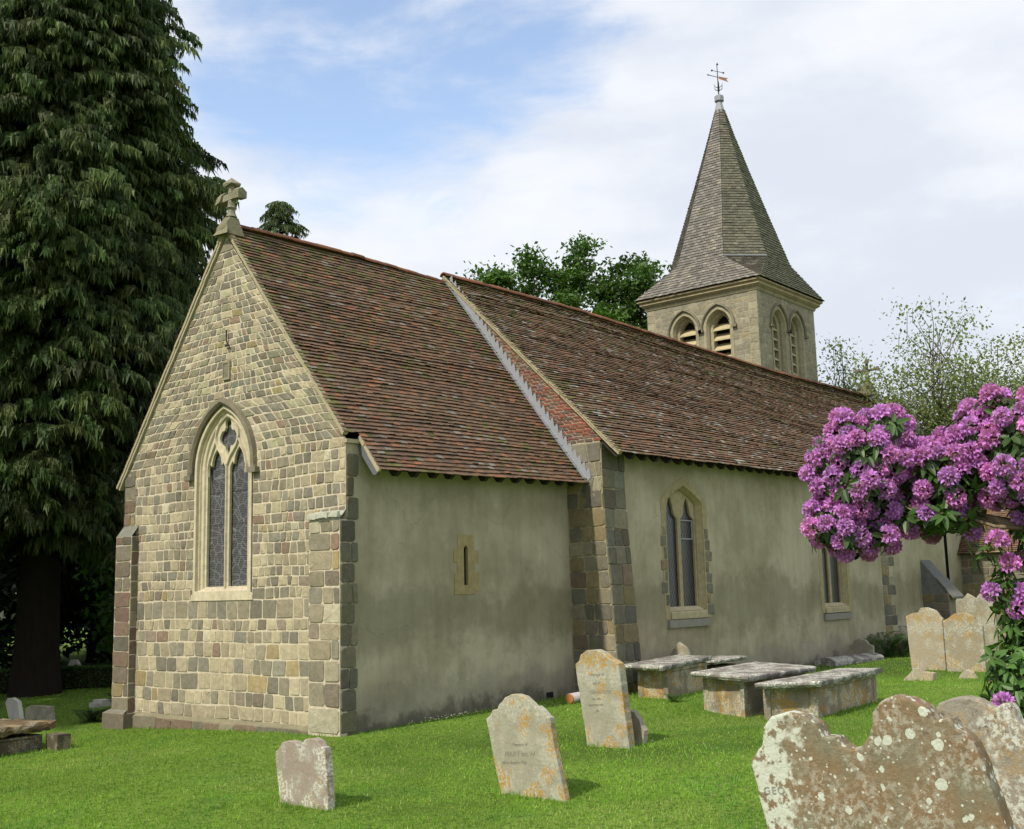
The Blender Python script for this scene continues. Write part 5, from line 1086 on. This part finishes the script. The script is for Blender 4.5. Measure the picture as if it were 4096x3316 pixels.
# --- lawn
def lawn():
    rs = np.random.RandomState(3); N = 620000
    # dense near the viewer, thinner further away
    a = rs.uniform(math.radians(-2), math.radians(84), N); d = 7.5 + 34 * rs.uniform(0, 1, N) ** 1.75
    x = CX + d * np.cos(a); y = CY + d * np.sin(a)
    ins = ((x > -.05) & (x < 6.5) & (y > .05) & (y < 6.9)) | ((x > 6.3) & (x < 32) & (y > -.9) & (y < 8))
    k = ~ins; x, y, d = x[k], y[k], d[k]; n = len(x); z = G(x, y)
    pt_ = .5 + .5 * np.sin(x * 1.3 + np.sin(y * 1.7)) * np.sin(y * 1.1 + np.cos(x * .9)); tuft = rs.rand(n) < .05
    # deliberate longer fringe at the foot of walls
    near = np.zeros(n)
    for o_ in bpy.data.objects:
        if o_.parent is None and o_.get('category') in ('headstone', 'chest tomb', 'foot stone', 'grave slab', 'log'):
            L_ = 1.1 if o_['category'] == 'chest tomb' else .5; q = np.hypot((x - o_.location.x) / (.16 if L_ < 1 else 1.5), (y - o_.location.y) / L_); near = np.maximum(near, np.clip(1.5 - q, 0, 1))
    near = np.maximum(near, np.clip(1 - np.abs(y + .06) / .12, 0, 1) * (x > 0) * (x < 6.4)); near = np.maximum(near, np.clip(1 - np.abs(x + .14) / .14, 0, 1) * (y > 0) * (y < 7)); near = np.maximum(near, np.clip(1 - np.abs(y + 1.0) / .15, 0, 1) * (x > 7))
    h = rs.uniform(.016, .038, n) * (1 + .35 * pt_) * np.where(tuft, 1.6, 1) * (1 + 1.5 * near * rs.uniform(.2, 1, n)); w = rs.uniform(.0028, .0052, n) * (1 + d / 26)
    az = rs.uniform(0, 6.283, n); ln = rs.uniform(0, .9, n) * h; la = rs.uniform(0, 6.283, n)
    c = np.stack([x, y, z - .004], 1); sd = np.stack([np.cos(az), np.sin(az), 0 * az], 1) * w[:, None]; tip = c + np.stack([np.cos(la) * ln, np.sin(la) * ln, h], 1)
    V = np.stack([c - sd, c + sd, tip], 1)
    base = np.array((.225, .355, .050)); dry = np.array((.44, .45, .18)); deep = np.array((.13, .26, .038)); r = rs.rand(n, 1)
    big_ = .5 + .5 * np.sin(x * .45 + 1.3 * np.sin(y * .31)) * np.cos(y * .5)
    col = np.where(r < .06, dry, np.where(r < .35, deep, base)) * rs.uniform(.75, 1.25, (n, 1)) * (.82 + .34 * big_[:, None]) * (1 + .18 * np.sin(x * 3.1 + 2 * np.sin(y * 2.3))[:, None] * np.sin(y * 2.7)[:, None])
    clov = (np.sin(x * 2.3 + 3 * np.sin(y * 1.1)) + np.sin(y * 2.9 + 2 * np.sin(x * 1.7)) > 1.25)[:, None]; col = np.where(clov, col * np.array((.72, .86, 1.0)), col)
    worn = (np.sin(x * .9 - 2) + np.sin(y * 1.3 + x * .4) > 1.45)[:, None]; col = np.where(worn & (rs.rand(n, 1) < .5), col * .4 + dry * .6, col)
    C = np.repeat(col[:, None, :], 3, 1)
    m = m_leaf('grass_blades', (1, 1, 1), (.85, .93, .85), .42, .6, .2)
    o = bigmesh('lawn_grass', V, 3, m, None, C); tag(o, kind='stuff'); o['category'] = 'grass'; o['label'] = 'short mown grass covering the churchyard'
    # small wild flowers
    FV, FC = [], []
    def flowers(cx, cy, sx, sy, m, col, s, hz=.05):
        px = rs.normal(cx, sx, m); py = rs.normal(cy, sy, m); pz = G(px, py) + rs.uniform(.6, 1.2, m) * hz
        for i in range(m):
            for q in range(4):
                t = q * math.pi / 2 + rs.rand(); ss = s * rs.uniform(.7, 1.2); c = np.array((px[i], py[i], pz[i])); a_ = np.array((math.cos(t), math.sin(t), .35)) * ss; b_ = np.array((-math.sin(t), math.cos(t), .0)) * ss * .45
                FV.append(np.array([[c, c + a_ * .6 + b_, c + a_, c + a_ * .6 - b_]])); FC.append(np.ones((1, 4, 3)) * np.array(col) * rs.uniform(.8, 1.1))
    flowers(.4, -3.6, 1.4, 1.6, 60, (.55, .30, .42), .016); flowers(-2.2, -8.6, 1.3, .9, 70, (.55, .28, .40), .014); flowers(2.5, -7.8, 1.5, 1.0, 60, (.60, .38, .48), .016)
    flowers(2.2, -.35, .55, .10, 60, (.75, .75, .70), .015, .10); flowers(-1, -3, 2.6, 2.6, 12, (.80, .55, .02), .012); flowers(-4.5, -7, 1.8, 1.8, 9, (.80, .55, .02), .011)
    o = bigmesh('wildflowers', np.concatenate(FV), 4, m_leaf('petals', (1, 1, 1), (1, 1, 1), .3), None, np.concatenate(FC)); tag(o, kind='stuff'); o['category'] = 'flowers'; o['label'] = 'scattered daisies, clover and buttercups in the lawn'
lawn()

# ================================================================== CAMERA, SUN, SKY
yaw, pitch, roll = CAMANG = (0.69275, 0.1540, -0.0240)
yaw, pitch, roll = 0.69329, 0.15406, -0.02444
F_ = Vector((math.cos(yaw) * math.cos(pitch), math.sin(yaw) * math.cos(pitch), math.sin(pitch))); R_ = Vector((math.sin(yaw), -math.cos(yaw), 0)); U_ = R_.cross(F_)
R2 = R_ * math.cos(roll) + U_ * math.sin(roll); U2 = -R_ * math.sin(roll) + U_ * math.cos(roll)
cam = bpy.data.cameras.new('camera'); co = bpy.data.objects.new('camera', cam); COL.objects.link(co); scn.camera = co
cam.sensor_fit = 'HORIZONTAL'; cam.sensor_width = 36; cam.lens = 36 * 4559.085 / 4096; cam.clip_start = .1; cam.clip_end = 2000
M = Matrix(((R2.x, U2.x, -F_.x, CX), (R2.y, U2.y, -F_.y, CY), (R2.z, U2.z, -F_.z, CZ), (0, 0, 0, 1))); co.matrix_world = M
SUN_EL, SUN_AZ = math.radians(47), math.radians(5)      # sun stands east, a touch north of the church axis
sv = Vector((-math.cos(SUN_AZ) * math.cos(SUN_EL), math.sin(SUN_AZ) * math.cos(SUN_EL), math.sin(SUN_EL)))
l = bpy.data.lights.new('sun', 'SUN'); l.energy = 3.0; l.angle = math.radians(1.5); l.color = (1, .925, .77)
lo = bpy.data.objects.new('sun', l); COL.objects.link(lo); lo.rotation_euler = sv.to_track_quat('Z', 'Y').to_euler(); lo.location = (-30, 0, 40)
w = bpy.data.worlds.new('World'); scn.world = w; w.use_nodes = True; t = w.node_tree; bg = t.nodes['Background']
sky = t.nodes.new('ShaderNodeTexSky'); sky.sky_type = 'NISHITA'; sky.sun_disc = False; sky.sun_elevation = SUN_EL; sky.sun_rotation = math.atan2(sv.x, sv.y); sky.air_density = 1; sky.dust_density = .6; sky.ozone_density = 1
def N(ty, **kw):
    x = t.nodes.new(ty)
    for k, v in kw.items(): setattr(x, k, v)
    return x
tc = N('ShaderNodeTexCoord'); mp = N('ShaderNodeMapping'); t.links.new(tc.outputs['Generated'], mp.inputs[0]); mp.inputs['Scale'].default_value = (1, 1, 2.6); mp.inputs['Location'].default_value = (.35, .1, 0)
def noise(sc, det, ro, dist=0.):
    x = N('ShaderNodeTexNoise'); t.links.new(mp.outputs[0], x.inputs['Vector']); x.inputs['Scale'].default_value = sc; x.inputs['Detail'].default_value = det; x.inputs['Roughness'].default_value = ro; x.inputs['Distortion'].default_value = dist; return x.outputs['Fac']
def mr(f, a, b, c=0., d=1.):
    x = N('ShaderNodeMapRange', interpolation_type='SMOOTHSTEP'); t.links.new(f, x.inputs[0])
    for i, v in enumerate((a, b, c, d)): x.inputs[i + 1].default_value = v
    return x.outputs[0]
def mth(op, a, b):
    x = N('ShaderNodeMath', operation=op)
    for i, v in enumerate((a, b)):
        if isinstance(v, (int, float)): x.inputs[i].default_value = v
        else: t.links.new(v, x.inputs[i])
    return x.outputs[0]
# a clearer blue break high in the north-east of the view, cloud veil elsewhere
br = Vector((math.cos(math.radians(47)) * math.cos(math.radians(31)), math.sin(math.radians(47)) * math.cos(math.radians(31)), math.sin(math.radians(31))))
dp = N('ShaderNodeVectorMath', operation='DOT_PRODUCT'); nm = N('ShaderNodeVectorMath', operation='NORMALIZE'); t.links.new(tc.outputs['Generated'], nm.inputs[0]); t.links.new(nm.outputs[0], dp.inputs[0]); dp.inputs[1].default_value = br
gap = mr(dp.outputs['Value'], .962, .9985)
nz = mth('ADD', mth('MULTIPLY', noise(2.6, 7, .55, .6), .75), mth('MULTIPLY', noise(9, 6, .6, .3), .25))
cov = mth('ADD', mth('SUBTRACT', nz, mth('MULTIPLY', gap, .19)), .155)
mask = mr(cov, .40, .60)
shade = mr(noise(3.6, 6, .55), .35, .65)
mxc = N('ShaderNodeMix', data_type='RGBA'); t.links.new(shade, mxc.inputs[0]); mxc.inputs[6].default_value = (5.4, 5.75, 6.45, 1); mxc.inputs[7].default_value = (6.7, 6.9, 7.3, 1)
blu = N('ShaderNodeMix', data_type='RGBA'); blu.blend_type = 'MULTIPLY'; blu.inputs[0].default_value = 1; t.links.new(sky.outputs[0], blu.inputs[6]); blu.inputs[7].default_value = (2.3, 2.05, 1.85, 1)
mx = N('ShaderNodeMix', data_type='RGBA'); t.links.new(mask, mx.inputs[0]); t.links.new(blu.outputs[2], mx.inputs[6]); t.links.new(mxc.outputs[2], mx.inputs[7])
t.links.new(mx.outputs[2], bg.inputs[0]); bg.inputs[1].default_value = .10
scn.view_settings.view_transform = 'Standard'; scn.view_settings.look = 'None'; scn.view_settings.exposure = 0.5; scn.view_settings.gamma = 1
scn.render.engine = 'CYCLES'; scn.cycles.use_denoising = True; scn.cycles.max_bounces = 6; scn.cycles.transparent_max_bounces = 4
for o in bpy.data.objects:
    if 'kind' not in o and o.type == 'EMPTY' and o.parent is None and 'label' not in o: print('unlabelled', o.name)
